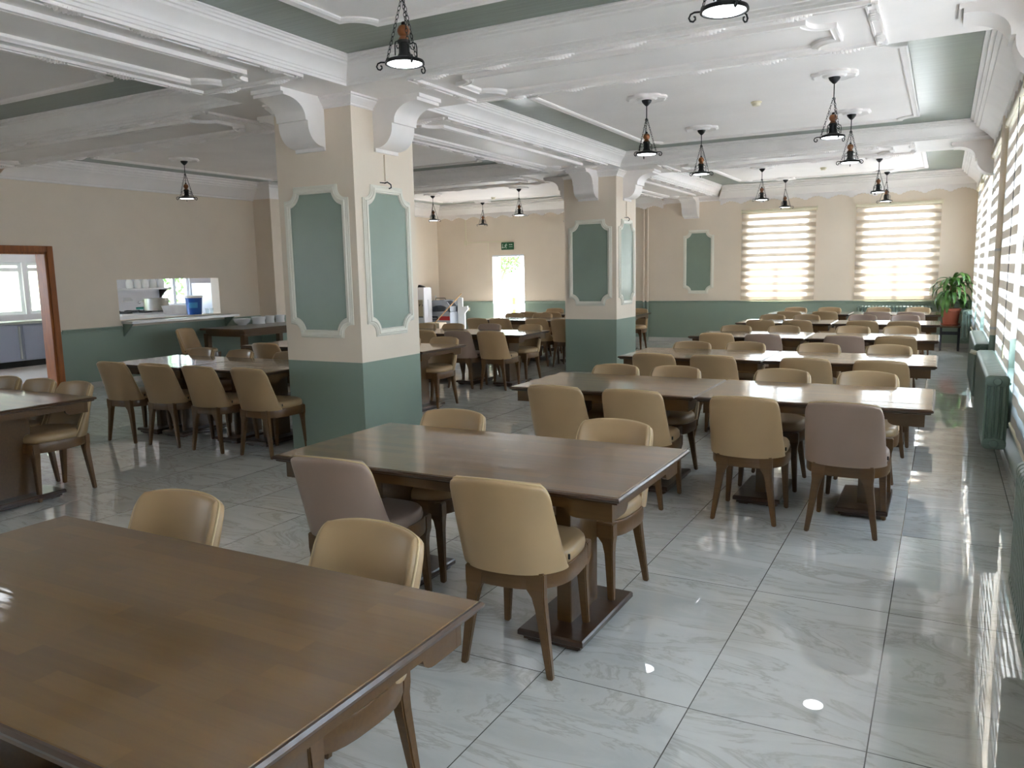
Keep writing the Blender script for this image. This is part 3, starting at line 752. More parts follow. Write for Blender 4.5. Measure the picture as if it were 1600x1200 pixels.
table(-2.81, -1.02, .775, 1.69, 'large dark wood table filling the lower left foreground')
table(-2.81, -1.03, 2.72, 3.64, 'dark wood table in front of the nearest pillar, pink and tan chair at it', rz=-.4)
C = chair
C(-2.41, 1.92, -1, 'tan chair behind the foreground table, farther from its right end', 't', 4)
C(-1.56, 1.92, -1, 'tan chair at the foreground table right end, seat showing under it', 't', -2)
C(-2.36, 2.57, 1, 'pinkish grey chair at near side of the table before the pillar', 'p', 3)
C(-1.50, 2.55, 1, 'tan chair fully visible in front, before the table by the pillar', 't', 4)
C(-2.43, 3.80, -1, 'tan chair behind the table before the pillar, nearer the pillar', 't', 2)
C(-1.49, 3.86, -1, 'tan chair with pinkish seat at far right corner of table before the pillar', 't', -3)
RT = [(5.165, 6.085), (7.43, 8.35), (9.9, 10.85), (12.5, 13.45), (14.95, 15.9)]
ord_ = ['first', 'second', 'third', 'fourth', 'fifth']
for i, (a, b) in enumerate(RT):
    table(-1.425, -.02, a, b, 'window-end table of the %s window-side row, counted from the near pillar' % ord_[i])
    table(-2.84, -1.435, a, b, 'pillar-end table of the %s window-side row, counted from the near pillar' % ord_[i])
near = [[(-2.35, 4.9, 't'), (-1.79, 4.9, 't'), (-1.05, 4.86, 't'), (-.467, 4.85, 'p')],
        [(-2.37, 7.13, 'o'), (-1.81, 7.13, 'o'), (-1.02, 7.13, 'o'), (-.42, 7.12, 'o')],
        [(-2.42, 9.64, 't'), (-1.86, 9.6, 'p'), (-.98, 9.62, 'p'), (-.45, 9.63, 'o')],
        [(-2.39, 12.19, 'o'), (-1.87, 12.2, 'o'), (-.99, 12.22, 'o'), (-.47, 12.22, 'o')],
        [(-2.39, 14.66, 'o'), (-1.79, 14.67, 'o'), (-.98, 14.68, 'p'), (-.46, 14.68, 'p')]]
far = [[(-2.38, 6.2, 'o'), (-1.88, 6.23, 'o'), (-1.06, 6.3, 'o'), (-.46, 6.34, 'o')],
       [(-2.36, 8.44, 'o'), (-1.82, 8.53, 'o'), (-1.08, 8.55, 'o'), (-.45, 8.55, 'o')],
       [(-2.46, 11.0, 'o'), (-1.85, 11.04, 'o'), (-1.02, 11.15, 't'), (-.46, 11.2, 't')],
       [(-2.47, 13.58, 'o'), (-1.93, 13.62, 'o'), (-1.11, 13.75, 'p'), (-.51, 13.75, 'p')],
       [(-2.5, 16.1, 't'), (-1.89, 16.12, 't'), (-1.04, 16.15, 't'), (-.39, 16.16, 't')]]
pos = ['farthest from the windows', 'third from the windows', 'second from the windows', 'nearest the windows']
cn = {'t': 'tan', 'o': 'olive tan', 'p': 'pinkish grey'}
for i in range(5):
    for k in range(4):
        x, y, c = near[i][k]; C(x, y, 1, '%s chair on near side of %s window-side row, %s' % (cn[c], ord_[i], pos[k]), c, rnd.uniform(-2.5, 2.5), 'chairs along the window-side rows')
        x, y, c = far[i][k]; C(x, y, -1, '%s chair on far side of %s window-side row, %s' % (cn[c], ord_[i], pos[k]), c, rnd.uniform(-2.5, 2.5), 'chairs along the window-side rows')

# kitchen-side tables
table(-7.2, -5.51, 2.72, 3.64, 'dark wood table at the left photo edge before the kitchen doorway')
G = 'chairs along the kitchen-side rows'
C(-5.95, 3.8, -1, 'olive tan chair with visible seat at corner of the left edge table', 'o', 0, G)
C(-6.42, 3.8, -1, 'olive tan chair at left edge table, below the door frame, second from its corner', 'o', 0, G)
C(-6.9, 3.8, -1, 'olive tan chair at left edge table, third from its corner', 'o', 2, G)
C(-6.04, 2.43, 1, 'olive tan chair cut by left photo edge, near side of the left edge table', 'o', 0, G)
table(-7.65, -6.5, 5.2, 6.06, 'glossy table before the serving hatch, doorway end of the pair')
table(-6.49, -5.34, 5.2, 6.06, 'glossy table touching the nearest pillar, kitchen side')
for k, (x, y, w) in enumerate([(-7.16, 4.88, 'nearest the doorway'), (-6.58, 4.91, 'second from the doorway'), (-5.96, 4.91, 'third from the doorway'), (-5.36, 4.94, 'closest to the pillar')]):
    C(x, y, 1, 'olive tan chair with its back to us before the hatch tables, %s' % w, 'o', [2, 4, 0, -1][k], G)
for x, w in [(-7.36, 'below the hatch middle'), (-6.75, 'below the hatch right end'), (-6.05, 'half hidden by the near pillar')]:
    C(x, 6.2, -1, 'olive tan chair on far side of the hatch tables, %s' % w, 'o', -3, G)
table(-7.85, -6.45, 7.2, 8.1, 'table mostly hidden behind the near pillar, kitchen end')
table(-6.44, -5.04, 7.2, 8.1, 'table whose right end shows just past the near pillar')
C(-7.2, 6.94, 1, 'olive tan chair seen between the hatch tables and the near pillar', 'o', 2, G)
C(-5.44, 8.28, -1, 'tan chair tucked behind table end just right of the near pillar', 't', 0, G)
C(-5.98, 8.24, -1, 'tan chair almost hidden behind the near pillar right edge', 't', 0, G)
table(-7.8, -6.42, 9.5, 10.4, 'table beyond the near pillar in second visible kitchen-side row, kitchen end')
table(-6.41, -5.03, 9.5, 10.4, 'table with bright glare between the pillars, pink chair before it')
for x, y, k, w in [(-6.5, 9.24, 't', 'tan chair partly behind near pillar, near side of the glare table row'), (-5.92, 9.25, 'p', 'pinkish grey chair with its back to us between the pillars'), (-5.40, 9.27, 't', 'tan chair fully seen from behind between the pillars')]:
    C(x, y, 1, w, k, 3, G)
for x, y, k, w in [(-7.3, 10.55, 't', 'tan chair beside the white dispenser, far side of the glare table row'), (-6.79, 10.58, 't', 'tan chair in front of the bread slicer, far side of glare table row'), (-6.16, 10.64, 'p', 'pinkish grey chair below exit doorway, far side of glare table row'), (-5.45, 10.62, 't', 'tan chair with visible seat at right end of the glare table')]:
    C(x, y, -1, w, k, -2, G)
table(-7.56, -6.16, 12.52, 13.42, 'table of third visible kitchen-side row before the exit doorway, kitchen end')
table(-6.15, -4.75, 12.52, 13.42, 'table of third visible kitchen-side row, running behind the second pillar')
for x, y, w in [(-7.19, 11.92, 'tan chair with its back to us, right of the bread slicer'), (-6.75, 11.95, 'tan chair with its back to us, under the exit doorway'), (-6.05, 11.97, 'tan chair with its back to us, right of the exit doorway'), (-5.56, 11.95, 'tan chair touching the left edge of the second pillar')]:
    C(x, y, 1, w, 't', 0, G)
for x, w in [(-7.3, 'tan chair behind third kitchen-side row, against the exit doorway light'), (-6.7, 'tan chair behind third kitchen-side row, right of the exit doorway'), (-6.02, 'tan chair behind third kitchen-side row, beside the second pillar')]:
    C(x, 13.6, -1, w, 't', 0, G)
table(-7.9, -6.5, 14.3, 15.2, 'farthest kitchen-side table, at the exit doorway')
table(-6.49, -5.1, 14.3, 15.2, 'farthest table whose end shows right of the second pillar')
C(-7.24, 14.0, 1, 'tan chair at the farthest kitchen-side table, just right of the exit doorway', 't', 0, G)
C(-6.75, 14.02, 1, 'tan chair at the farthest kitchen-side table, left of the second pillar', 't', 0, G)
C(-7.3, 15.42, -1, 'topmost tan chair left of second pillar, behind the farthest table', 't', 0, G)
C(-5.42, 15.42, -1, 'tan chair just right of the second pillar, beside the wall pipes', 't', 4, G)
c = C(-10.45, 8.5, 1, 'tan chair alone under the serving hatch, turned sideways', 't', 0, G); c.location = (-10.42, 8.72, 0); c.rotation_euler = (0, 0, R_(-78))

# ------------------------------------------------------------------ pendant lamps
def make_lamp():
    H = ZC-.012-2.745       # local origin at the light disc
    r = empty('pendant_lamp', cat='lamp')
    rose = MB(); n = 48
    def rr(rad, z, amp): return [(rad*(1+amp*abs(math.cos(8*2*math.pi*j/n/2)))*math.cos(2*math.pi*j/n), rad*(1+amp*abs(math.cos(8*2*math.pi*j/n/2)))*math.sin(2*math.pi*j/n), z) for j in range(n)]
    rose.rings([rr(.185, H, .12), rr(.185, H-.018, .12), rr(.165, H-.03, .12), rr(.14, H-.018, .08), rr(.1, H-.014, .1), rr(.085, H-.03, 0), rr(.05, H-.03, 0)])
    rose.build('ceiling_rose', M_WHITE, r, smooth=30)
    MB().lathe([(.05, H-.028), (.05, H-.034), (.044, H-.05), (.03, H-.066), (.016, H-.08), (.008, H-.086)], 20).build('canopy', M_BLACK, r, smooth=50)
    MB().tube([(0, 0, H-.08), (0, 0, H-.2)], .005, 8).tube([(.0, .016, H-.216), (.012, 0, H-.21), (0, 0, H-.198), (-.012, 0, H-.21), (0, -.012, H-.22)], .004, 6).build('rod', M_BLACK, r, smooth=60)
    for k in range(3):
        a = 2*math.pi*k/3+.5; p0 = Vector((.004*math.cos(a), .004*math.sin(a), H-.205)); p1 = Vector((.102*math.cos(a), .102*math.sin(a), .012))
        d = (p1-p0); L = d.length; d.normalize(); q = d.orthogonal().normalized(); q2 = d.cross(q)
        m = MB(); nl = 15; st = L/nl
        for i in range(nl):
            c = p0+d*(i+.5)*st; u = q if i % 2 else q2
            m.tube([c+d*(st*.62*math.cos(t))+u*(.0075*math.sin(t)) for t in [2*math.pi*j/8 for j in range(8)]], .0021, 4, closed=True)
        m.build('chain', M_BLACK, r)
    MB().lathe([(.008, .218), (.012, .212), (.012, .2), (.02, .198)], 14).build('finial', M_BLACK, r, smooth=50)
    MB().lathe([(.012, .2), (.026, .194), (.034, .178), (.035, .165), (.028, .15), (.02, .143), (.024, .136), (.029, .128), (.03, .12)], 24).build('turned_neck', M_TURN, r, smooth=50)
    MB().lathe([(.03, .122), (.036, .12), (.036, .106), (.03, .104), (.03, .055), (.04, .035), (.075, .024), (.104, .014), (.108, .006), (.108, -.004), (.098, -.004), (.096, .004), (.02, .012)], 32).build('shade', M_BLACK, r, smooth=40)
    for k in range(3):
        a = 2*math.pi*k/3+.5; ca, sa = math.cos(a), math.sin(a); P = []
        for rr_, z in [(.1, .012), (.135, .014), (.152, .008), (.16, -.008), (.153, -.022), (.14, -.026), (.13, -.018), (.131, -.006), (.138, -.004)]: P.append((rr_*ca, rr_*sa, z))
        MB().tube(P, .0045, 6).build('scroll_arm', M_BLACK, r, smooth=60)
        m = MB(); b = a+1.05; cb, sb = math.cos(b), math.sin(b)
        m.tube([(rr_*cb, rr_*sb, z) for rr_, z in [(.032, .1), (.05, .108), (.066, .1), (.07, .08), (.07, .03)]], .0035, 6)
        m.tube([(rr_*cb, rr_*sb, z) for rr_, z in [(.034, .09), (.04, .075), (.052, .07), (.058, .08), (.054, .087)]], .003, 6)
        m.build('side_scroll', M_BLACK, r, smooth=60)
    dm = MB().lathe([(.0001, -.003), (.088, -.003), (.094, .001), (.094, .004), (.0001, .004)], 32, cap0=False, cap1=False); dm.build('light_disc', M_LED, r)
    return r
lp = make_lamp(); first = True
M_OFF = mat('unlit lamp disc', (.5, .5, .5), .3)
LAMPS = [(-2.66, 3.73, 'lit pendant lamp on chains hanging before the nearest pillar'), (-.93, 3.78, 'lit pendant lamp cut by the top photo edge, window side'),
         (-2.69, 7.86, 'lit pendant lamp left of the ceiling smoke detector between the pillars'), (-2.69, 9.9, 'lit pendant lamp above second window-side row, farther pillar-side one of its bay'),
         (-.95, 7.89, 'lit pendant lamp right of smoke detector, nearest of the bay'), (-1.0, 9.9, 'lit pendant lamp just right behind the larger one near the windows'),
         (-2.83, 14.3, 'lit pendant lamp before the left far window, nearer one'), (-2.8, 16.4, 'lit pendant lamp right in front of the left far blind'),
         (-1.0, 14.2, 'lit pendant lamp before the right far window, nearer one'), (-1.01, 16.3, 'lit pendant lamp right in front of the right far blind'),
         (-9.6, 8.0, 'lit pendant lamp alone over the serving hatch'), (-9.77, 14.54, 'lit pendant lamp right of near pillar, above the white dispenser'),
         (-9.8, 16.7, 'unlit pendant lamp above the conduit box on the far wall'), (-7.65, 14.5, 'lit pendant lamp above the exit sign, near the second pillar'),
         (-7.42, 3.78, 'pendant lamp over the left edge table, outside the picture'), (-7.6, 16.9, 'pendant lamp whose curl shows at second pillar left edge')]
for i, (x, y, lb) in enumerate(LAMPS):
    c = lp if first else copy_tree(lp); first = False
    c.location = (x, y, 2.745); c.rotation_euler = (0, 0, rnd.uniform(0, 2)); c['label'] = lb; c['group'] = 'chain pendant lamps'
    if lb.startswith('unlit'):
        for ch in c.children:
            if ch.name.startswith('light_disc'): ch.data = ch.data.copy(); ch.data.materials[0] = M_OFF
for x, y, lb in [(-1.8, 8.72, 'small round smoke detector on ceiling between four pendant lamps'), (-1.95, 15.1, 'small round smoke detector on ceiling before the far windows'), (-9.1, 16.0, 'small round smoke detector on ceiling near the exit doorway')]:
    z = ZC-.012
    r = tag(MB().lathe([(.055, 0), (.055, -.012), (.05, -.016)], 24).build('smoke_detector', M_IVORY, smooth=40), lb, 'smoke detector', 'smoke detectors'); r.location = (x, y, z)
    MB().lathe([(.045, -.014), (.043, -.03), (.034, -.042), (.0005, -.044)], 24).build('sensor_head', M_IVORY, r, smooth=40)

# ------------------------------------------------------------------ radiators (run along local y, face -x to the room)
def radiator(name, L, zb, zt, label, d=.16, gap=.194):
    r = empty(name, label=label, cat='radiator', group='cast iron radiators')
    n = int(L/.06)
    def section(y, last):
        m = MB(); hw = .024
        # rounded outline in x-z, extruded along y: outer frame and columns
        def rr(x0, z0, x1, z1, rad, k=5):
            P = []
            for cx, cz, a in [(x1-rad, z0+rad, -90), (x1-rad, z1-rad, 0), (x0+rad, z1-rad, 90), (x0+rad, z0+rad, 180)]:
                for i in range(k+1):
                    t = R_(a+90*i/k); P.append((cx+rad*math.cos(t), cz+rad*math.sin(t)))
            return P
        def slab(P, w, ins):
            cx = sum(p[0] for p in P)/len(P); cz = sum(p[1] for p in P)/len(P)
            def sc(q): return [(p[0]+(ins if p[0] < cx else -ins)*q, p[1]+(ins if p[1] < cz else -ins)*q) for p in P]
            m.rings([[(x, y-w, z) for x, z in sc(1)], [(x, y-w+ins, z) for x, z in P], [(x, y+w-ins, z) for x, z in P], [(x, y+w, z) for x, z in sc(1)]])
        slab(rr(0, zb, d, zb+.085, .035), hw+.004, .008); slab(rr(0, zt-.085, d, zt, .035), hw+.004, .008)
        cw = d/4
        for k in range(4):
            slab(rr(k*cw+.003, zb+.04, (k+1)*cw-.003, zt-.04, .012, 3), hw, .007)
        m.box(.01, y-.012, zb+.05, d-.01, y+.012, zt-.05)
        return m
    for i in range(n):
        section(-L/2+.03+i*L/n, i == n-1).build('section', M_RAD, r, smooth=40)
    for s in (-1, 1):
        for z in (zt-.045, zb+.045):
            T = frame((d/2, s*(L/2-.03+.024), z), (1, 0, 0), (0, 0, 1)) if s < 0 else frame((d/2, L/2-.03+.02, z), (-1, 0, 0), (0, 0, 1))
            MB().lathe([(.03, -.01), (.03, .012), (.024, .02), (.001, .022)], 16, T=T).build('end_plug', M_RAD, r, smooth=40)
    b = MB()
    for y in (-L*.3, L*.3): b.box(d-.01, y-.015, zt-.12, gap, y+.015, zt-.1); b.box(d-.01, y-.015, zb+.1, gap, y+.015, zb+.12)
    b.build('wall_hook', M_RAD, r)
    return r
XRAD = .305
for L, y0, lb in [(2.0, 1.9, 'green ribbed radiator cut by the right photo edge, nearest one'), (2.0, 6.83, 'green radiator with fluted end facing us, before the vertical pipe'),
                  (1.9, 9.5, 'green radiator with white valve, just beyond the vertical pipe'), (.9, 16.2, 'green radiator in the far corner beside the potted plant')]:
    r = radiator('radiator', L, .205, .765, lb); r.location = (XRAD, y0+L/2, 0)
r = radiator('radiator', 1.3, .2, .8, 'green radiator under the right far window', .13, .199); r.location = (-.84, YF-.2, 0); r.rotation_euler = (0, 0, R_(90))
# pipes
v = empty('heating_pipe', (0, 0, 0), 0, 'vertical heating pipe on window wall, cream above and green below', 'pipe')
MB().tube([(.452, 9.22, .02), (.452, 9.22, ZB-.12)], .03, 16).build('riser', M_WALL, v, smooth=60)
MB().tube([(.452, 9.22, .64), (.40, 9.24, .64), (.385, 9.3, .655), (.385, 9.44, .66), (.385, 9.52, .66)], .013, 10).build('branch', M_RAD, v, smooth=60)
k = MB().tube([(.385, 9.36, .66), (.33, 9.36, .68)], .012, 10).build('valve_stem', M_SHEEN, v, smooth=60)
MB().tube([(.335, 9.36, .678), (.27, 9.36, .70)], .022, 14).build('valve_head', M_IVORY, k, smooth=50)
MB().tube([(.452, 9.22, .62), (.452, 9.1, .6), (.452, 9.0, .66), (.43, 8.86, .69)], .013, 10).build('branch', M_RAD, v, smooth=60)
for z in (1.72, .95): MB().lathe([(.034, -.012), (.034, .012)], 16, T=Matrix.Translation((.452, 9.22, z))).box(.45, 9.212, z-.012, XR, 9.228, z+.012).build('clamp', M_STEEL, v)
for x, lb in [(-5.95, 'thin vertical pipe on far wall, left one of the two beside the second pillar'), (-5.86, 'thin vertical pipe on far wall, right one of the two beside the second pillar')]:
    o = MB().tube([(x, YF-.035, .0), (x, YF-.035, 3.0)], .022, 12).build('heating_pipe', M_WALL, smooth=60); tag(o, lb, 'pipe', 'far wall pipes')
    m = MB()
    for z in (.3, 1.5, 2.6): m.box(x-.012, YF-.05, z, x+.012, YF, z+.02)
    m.build('clamp', M_STEEL, o)

# ------------------------------------------------------------------ plant in the far corner
st = empty('plant_stand', (.135, 16.7, 0), 0, 'low dark wooden stand under the potted plant', 'stand')
MB().box(-.17, -.17, .43, .17, .17, .455).build('stand_top', W_TAB, st, bevel=.004)
for sx in (-1, 1):
    for sy in (-1, 1): MB().box(sx*.145-.018, sy*.145-.018, 0, sx*.145+.018, sy*.145+.018, .43).build('leg', M_DARK, st)
MB().box(-.145, -.155, .3, .145, -.14, .335).box(-.145, .14, .3, .145, .155, .335).box(-.155, -.145, .3, -.14, .145, .335).box(.14, -.145, .3, .155, .145, .335).build('rail', M_DARK, st)
pl = empty('potted_plant', (.135, 16.7, .456), 0, 'leafy green plant in a terracotta pot in the far right corner', 'plant')
MB().lathe([(.13, 0), (.13, .015), (.16, .03), (.16, .04), (.1, .04)], 28).build('saucer', M_TERRA, pl, smooth=40)
MB().lathe([(.11, .03), (.12, .035), (.15, .27), (.165, .275), (.17, .32), (.155, .322), (.148, .29), (.14, .28), (.0005, .28)], 32, cap1=False).build('pot', M_TERRA, pl, smooth=40)
MB().lathe([(.145, .285), (.08, .296), (.0005, .3)], 20, cap0=False).build('soil', M_SOIL, pl)
stk = MB()
for a in range(3): stk.tube([(.03*math.cos(a*2.1), .03*math.sin(a*2.1), .28), (.035*math.cos(a*2.1), .035*math.sin(a*2.1), .5), (.05*math.cos(a*2.1), .05*math.sin(a*2.1), .74)], .012, 8)
stk.build('stem', M_STALK, pl, smooth=60)
lf = MB(); rl = random.Random(3)
for i in range(64):
    a = rl.uniform(0, 2*math.pi); z0 = .42+.42*(i/64)+rl.uniform(-.04, .04); L = rl.uniform(.34, .52); w = rl.uniform(.028, .042)
    up = lerp(.15, .95, (i/64)**1.3)*rl.uniform(.8, 1.2); d = Vector((math.cos(a), math.sin(a), 0)); s_v = Vector((-math.sin(a), math.cos(a), 0))
    n = 9; vs = []; p = Vector((.03*math.cos(a), .03*math.sin(a), z0)); ang = math.atan2(up, .55)
    for q in range(n+1):
        t = q/n; ww = w*math.sin(math.pi*min(1, .08+t*.92))**.7*(1 if q < n else 0)
        nrm = Vector((-math.sin(ang)*d.x, -math.sin(ang)*d.y, math.cos(ang)))
        vs += [tuple(p-s_v*ww+nrm*ww*.35), tuple(p), tuple(p+s_v*ww+nrm*ww*.35)]
        p = p+(d*math.cos(ang)+Vector((0, 0, 1))*math.sin(ang))*(L/n); ang -= .27+.1*t
        if p.x > .33: p.x = .33
        if p.y > .5: p.y = .5
    lf.add(vs, [(q*3+e, q*3+e+1, q*3+e+4, q*3+e+3) for q in range(n) for e in (0, 1)])
lf.build('leaves', M_LEAF, pl, smooth=60)

# ------------------------------------------------------------------ far-left things
d = empty('water_dispenser', (-11.3, 16.2, 0), 0, 'tall white water dispenser with grey tap niche, right of near pillar', 'dispenser')
T = frame((0, 0, 0), (1, 0, 0), (0, 0, 1))
b = MB(); b.box(-.17, -.17, .0, .17, .17, .55).box(-.17, -.17, .98, .17, .17, 1.28).box(-.17, .0, .55, .17, .17, .98).box(-.17, -.17, .55, -.13, 0, .98).box(.13, -.17, .55, .17, 0, .98)
b.build('body', M_TILEW, d, bevel=.006)
MB().box(-.13, -.012, .55, .13, -.001, .98).build('tap_niche', M_CARD, d)
for x in (-.05, .05): MB().tube([(x, -.01, .86), (x, -.06, .86), (x, -.06, .82)], .01, 8).build('tap', M_BLACK, d, smooth=60)
MB().box(-.12, -.15, .55, .12, -.02, .565).build('drip_tray', M_BLACK, d)
o = MB().rings([[(-.09, -.05, 0), (.09, -.05, 0), (.09, .05, 0), (-.09, .05, 0)], [(-.08, -.045, .03), (.04, -.045, .03), (.04, .045, .03), (-.08, .045, .03)], [(-.08, -.03, .06), (-.05, -.03, .06), (-.05, .03, .06), (-.08, .03, .06)]]).build('black_pouch', M_BLACK)
o.location = (-11.3, 16.2, 1.281); tag(o, 'small black pouch lying on top of the white dispenser', 'pouch')
# bread slicer
s = empty('bread_slicer', (-11.0, 16.75, 0), 0, 'grey bread slicing machine with red and black label, left of exit doorway', 'bread slicer')
MB().box(-.36, -.3, .08, .34, .3, .62).box(-.36, -.3, .62, .34, .3, .66).build('cabinet', M_GREYM, s, bevel=.008)
for sx in (-.3, .28):
    for sy in (-.24, .24): MB().lathe([(.03, 0), (.03, .08)], 12, T=Matrix.Translation((sx, sy, 0))).build('foot', M_BLACK, s)
hp = [(-.3, .66)]+[(-.3, .8), (-.27, .9), (-.2, .95), (.12, .95), (.24, .9), (.3, .82), (.3, .66)]
hood = MB(); T = frame((0, -.26, 0), (1, 0, 0), (0, 0, 1))
arch = [(.22, .66), (.22, .74)]+[(.22*math.cos(R_(a)), .74+.09*math.sin(R_(a))) for a in range(15, 180, 15)]+[(-.24, .74), (-.24, .66)]
hood.prism(hp+arch, -.03, .0, T=T); hood.prism(hp, -.5, -.03-.28, T=T)
hood.box(-.3, -.26, .66, -.26, .2, .8).box(.26, -.26, .66, .3, .2, .8).box(-.2, -.24, .93, .14, .2, .95)
hood.build('hood', M_GREYM, s)
bl = MB()
for i in range(20): x = -.22+i*.022; bl.box(x, -.14, .66, x+.003, -.13, .86)
bl.build('blade_grid', M_STEEL, s)
MB().box(-.24, -.2, .661, .22, .02, .68).build('bread_bed', M_DARK, s)
MB().box(-.3, -.245, .66, .3, -.235, .672).build('front_lip', M_STEEL, s)
MB().tube([(-.2, -.1, .95), (-.2, -.1, 1.0), (.08, -.1, 1.0), (.1, -.1, .96)], .008, 6).build('lift_bar', M_BLACK, s, smooth=60)
MB().lathe([(.012, 0), (.012, .07)], 10, T=Matrix.Translation((-.2, -.1, 1.0))).build('bar_knob', M_CHINA, s)
lb = MB().box(-.33, -.306, .46, -.02, -.3, .56).build('label_plate', M_NAVY, s)
mk = MB()   # illegible pale italic strokes of the maker's name
for i, (x, w, h) in enumerate([(-.31, .022, .055), (-.275, .03, .03), (-.235, .026, .03), (-.2, .03, .034), (-.16, .03, .03), (-.12, .03, .034), (-.08, .03, .03)]):
    mk.prism([(x, .49), (x+w*.45, .49), (x+w*.45+.012, .49+h), (x+.012, .49+h)], 0, .002, T=frame((0, -.306, 0), (1, 0, 0), (0, 0, 1)))
mk.box(-.31, -.308, .482, -.06, -.306, .486)
mk.build('lettering', M_CHINA, lb)
MB().prism([(.0, .46), (.33, .46), (.33, .56), (.06, .56)], 0, .006, T=frame((0, -.3, 0), (1, 0, 0), (0, 0, 1))).build('red_plate', M_RED, s)
MB().prism([(-.012, .46), (0, .46), (.055, .56), (.043, .56)], 0, .006, T=frame((0, -.3, 0), (1, 0, 0), (0, 0, 1))).build('white_stripe', M_CHINA, s)
tr = MB(); T = frame((.36, .05, 0), (1, 0, 0), (0, 0, 1))
tr.prism([(.0, .0), (.2, .0), (.2, .62), (.3, .72), (.28, .8), (.14, .78), (.14, 1.0), (.03, 1.02), (.0, .95)], -.02, .02, T=T)
tr.build('side_panel', M_PVC, s)
bx = empty('cardboard_box', (-10.75, 15.95, 0), 0, 'cardboard box with red prohibition mark before the bread slicer', 'box')
MB().box(-.22, -.16, 0, .2, .16, .44).build('carton', M_CARD, bx, bevel=.004)
T = frame((-.06, -.161, .33), (1, 0, 0), (0, 0, 1))
MB().ring([(.07*math.cos(2*math.pi*i/24), .07*math.sin(2*math.pi*i/24)) for i in range(24)], [(-.012, 0), (-.012, .003), (0, .003), (0, 0)], T=T).prism([(-.05, .04), (-.04, .05), (.05, -.04), (.04, -.05)], 0, .003, T=T).build('prohibition_mark', M_RED, bx)
br = empty('broom', (0, 0, 0), 0, 'broom with pale wooden handle leaning on the bread slicer', 'broom')
MB().tube([(-10.9, 15.72, .2), (-10.28, 16.4, 1.12)], .012, 10).build('handle', M_STICK, br, smooth=60)
MB().rings([[(-10.99, 15.65, .0), (-10.8, 15.65, .0), (-10.8, 15.72, .0), (-10.99, 15.72, .0)], [(-10.96, 15.69, .17), (-10.84, 15.69, .17), (-10.84, 15.74, .19), (-10.96, 15.74, .19)]]).build('brush_head', M_BRUSH, br)
so = tag(MB().box(-10.66, YF-.012, .65, -10.57, YF, .74).build('wall_socket', M_IVORY, bevel=.003), 'ivory wall socket between bread slicer and exit doorway', 'socket')
MB().lathe([(.028, 0), (.028, .004), (.022, .004), (.02, .001)], 16, T=frame((-10.615, YF-.012, .695), (1, 0, 0), (0, 0, 1))).build('socket_ring', M_IVORY, so)
cb = empty('cable_conduit', (0, 0, 0), 0, 'thin cable conduit with small box on far wall left of exit sign', 'conduit')
cm = MB(); cm.box(-10.645, YF-.012, 2.36, -10.62, YF, 3.02).box(-10.62, YF-.012, 2.345, -9.42, YF, 2.37).box(-10.0, YF-.01, 2.03, -9.985, YF, 2.35)
cm.build('duct', M_IVORY, cb); MB().box(-10.68, YF-.035, 2.3, -10.59, YF, 2.42).build('junction_box', M_IVORY, cb, bevel=.004)
MB().tube([(-10.63, YF-.01, 2.3), (-10.61, YF-.012, 2.0), (-10.6, YF-.01, 1.6), (-10.6, YF-.01, 1.5)], .004, 6).build('loose_cable', M_IVORY, cb, smooth=60)
# exit sign
sg = empty('exit_sign', (-9.435, YF, 2.24), 0, 'green emergency exit sign with running figure above the exit doorway', 'exit sign')
MB().box(-.17, -.03, -.09, .17, 0, .09).build('sign_box', M_SIGN, sg, bevel=.004)
T = frame((0, -.0301, 0), (1, 0, 0), (0, 0, 1))
def flat(P, name, z=.0015): return MB().prism(P, 0, z, T=T)
g = MB()
def strip_(p, q, w):
    p, q = Vector(p), Vector(q); d_ = (q-p).normalized(); n_ = Vector((-d_.y, d_.x))*w/2
    g.prism([tuple(p-n_), tuple(q-n_), tuple(q+n_), tuple(p+n_)], 0, .0015, T=T)
# down arrow
g.prism([(-.135, .055), (-.12, .055), (-.12, -.02), (-.1, -.02), (-.1275, -.06), (-.155, -.02), (-.135, -.02)], 0, .0015, T=T)
# running figure and doorway
g.lathe([(.012, 0), (.012, .0015)], 14, T=frame((-.028, -.0301, .048), (1, 0, 0), (0, 0, 1)))
for p, q, w in [((-.035, .034), (-.05, -.008), .02), ((-.05, -.008), (-.025, -.03), .013), ((-.025, -.03), (-.03, -.06), .012), ((-.05, -.008), (-.07, -.035), .013), ((-.07, -.035), (-.095, -.036), .011), ((-.035, .032), (-.012, .016), .01), ((-.012, .016), (.002, .026), .009), ((-.035, .032), (-.064, .022), .01), ((-.064, .022), (-.07, .002), .009)]: strip_(p, q, w)
g.build('figure', M_SIGNW, sg)
g = MB()
for r0, y0, ws in [(0, .032, (.03, .012, .03)), (1, -.02, (.025, .03, .02))]:
    x = .05
    for w in ws: strip_((x, y0), (x+w, y0), .02 if r0 == 0 else .012); x += w+.008
g.build('lettering', M_SIGNW, sg)

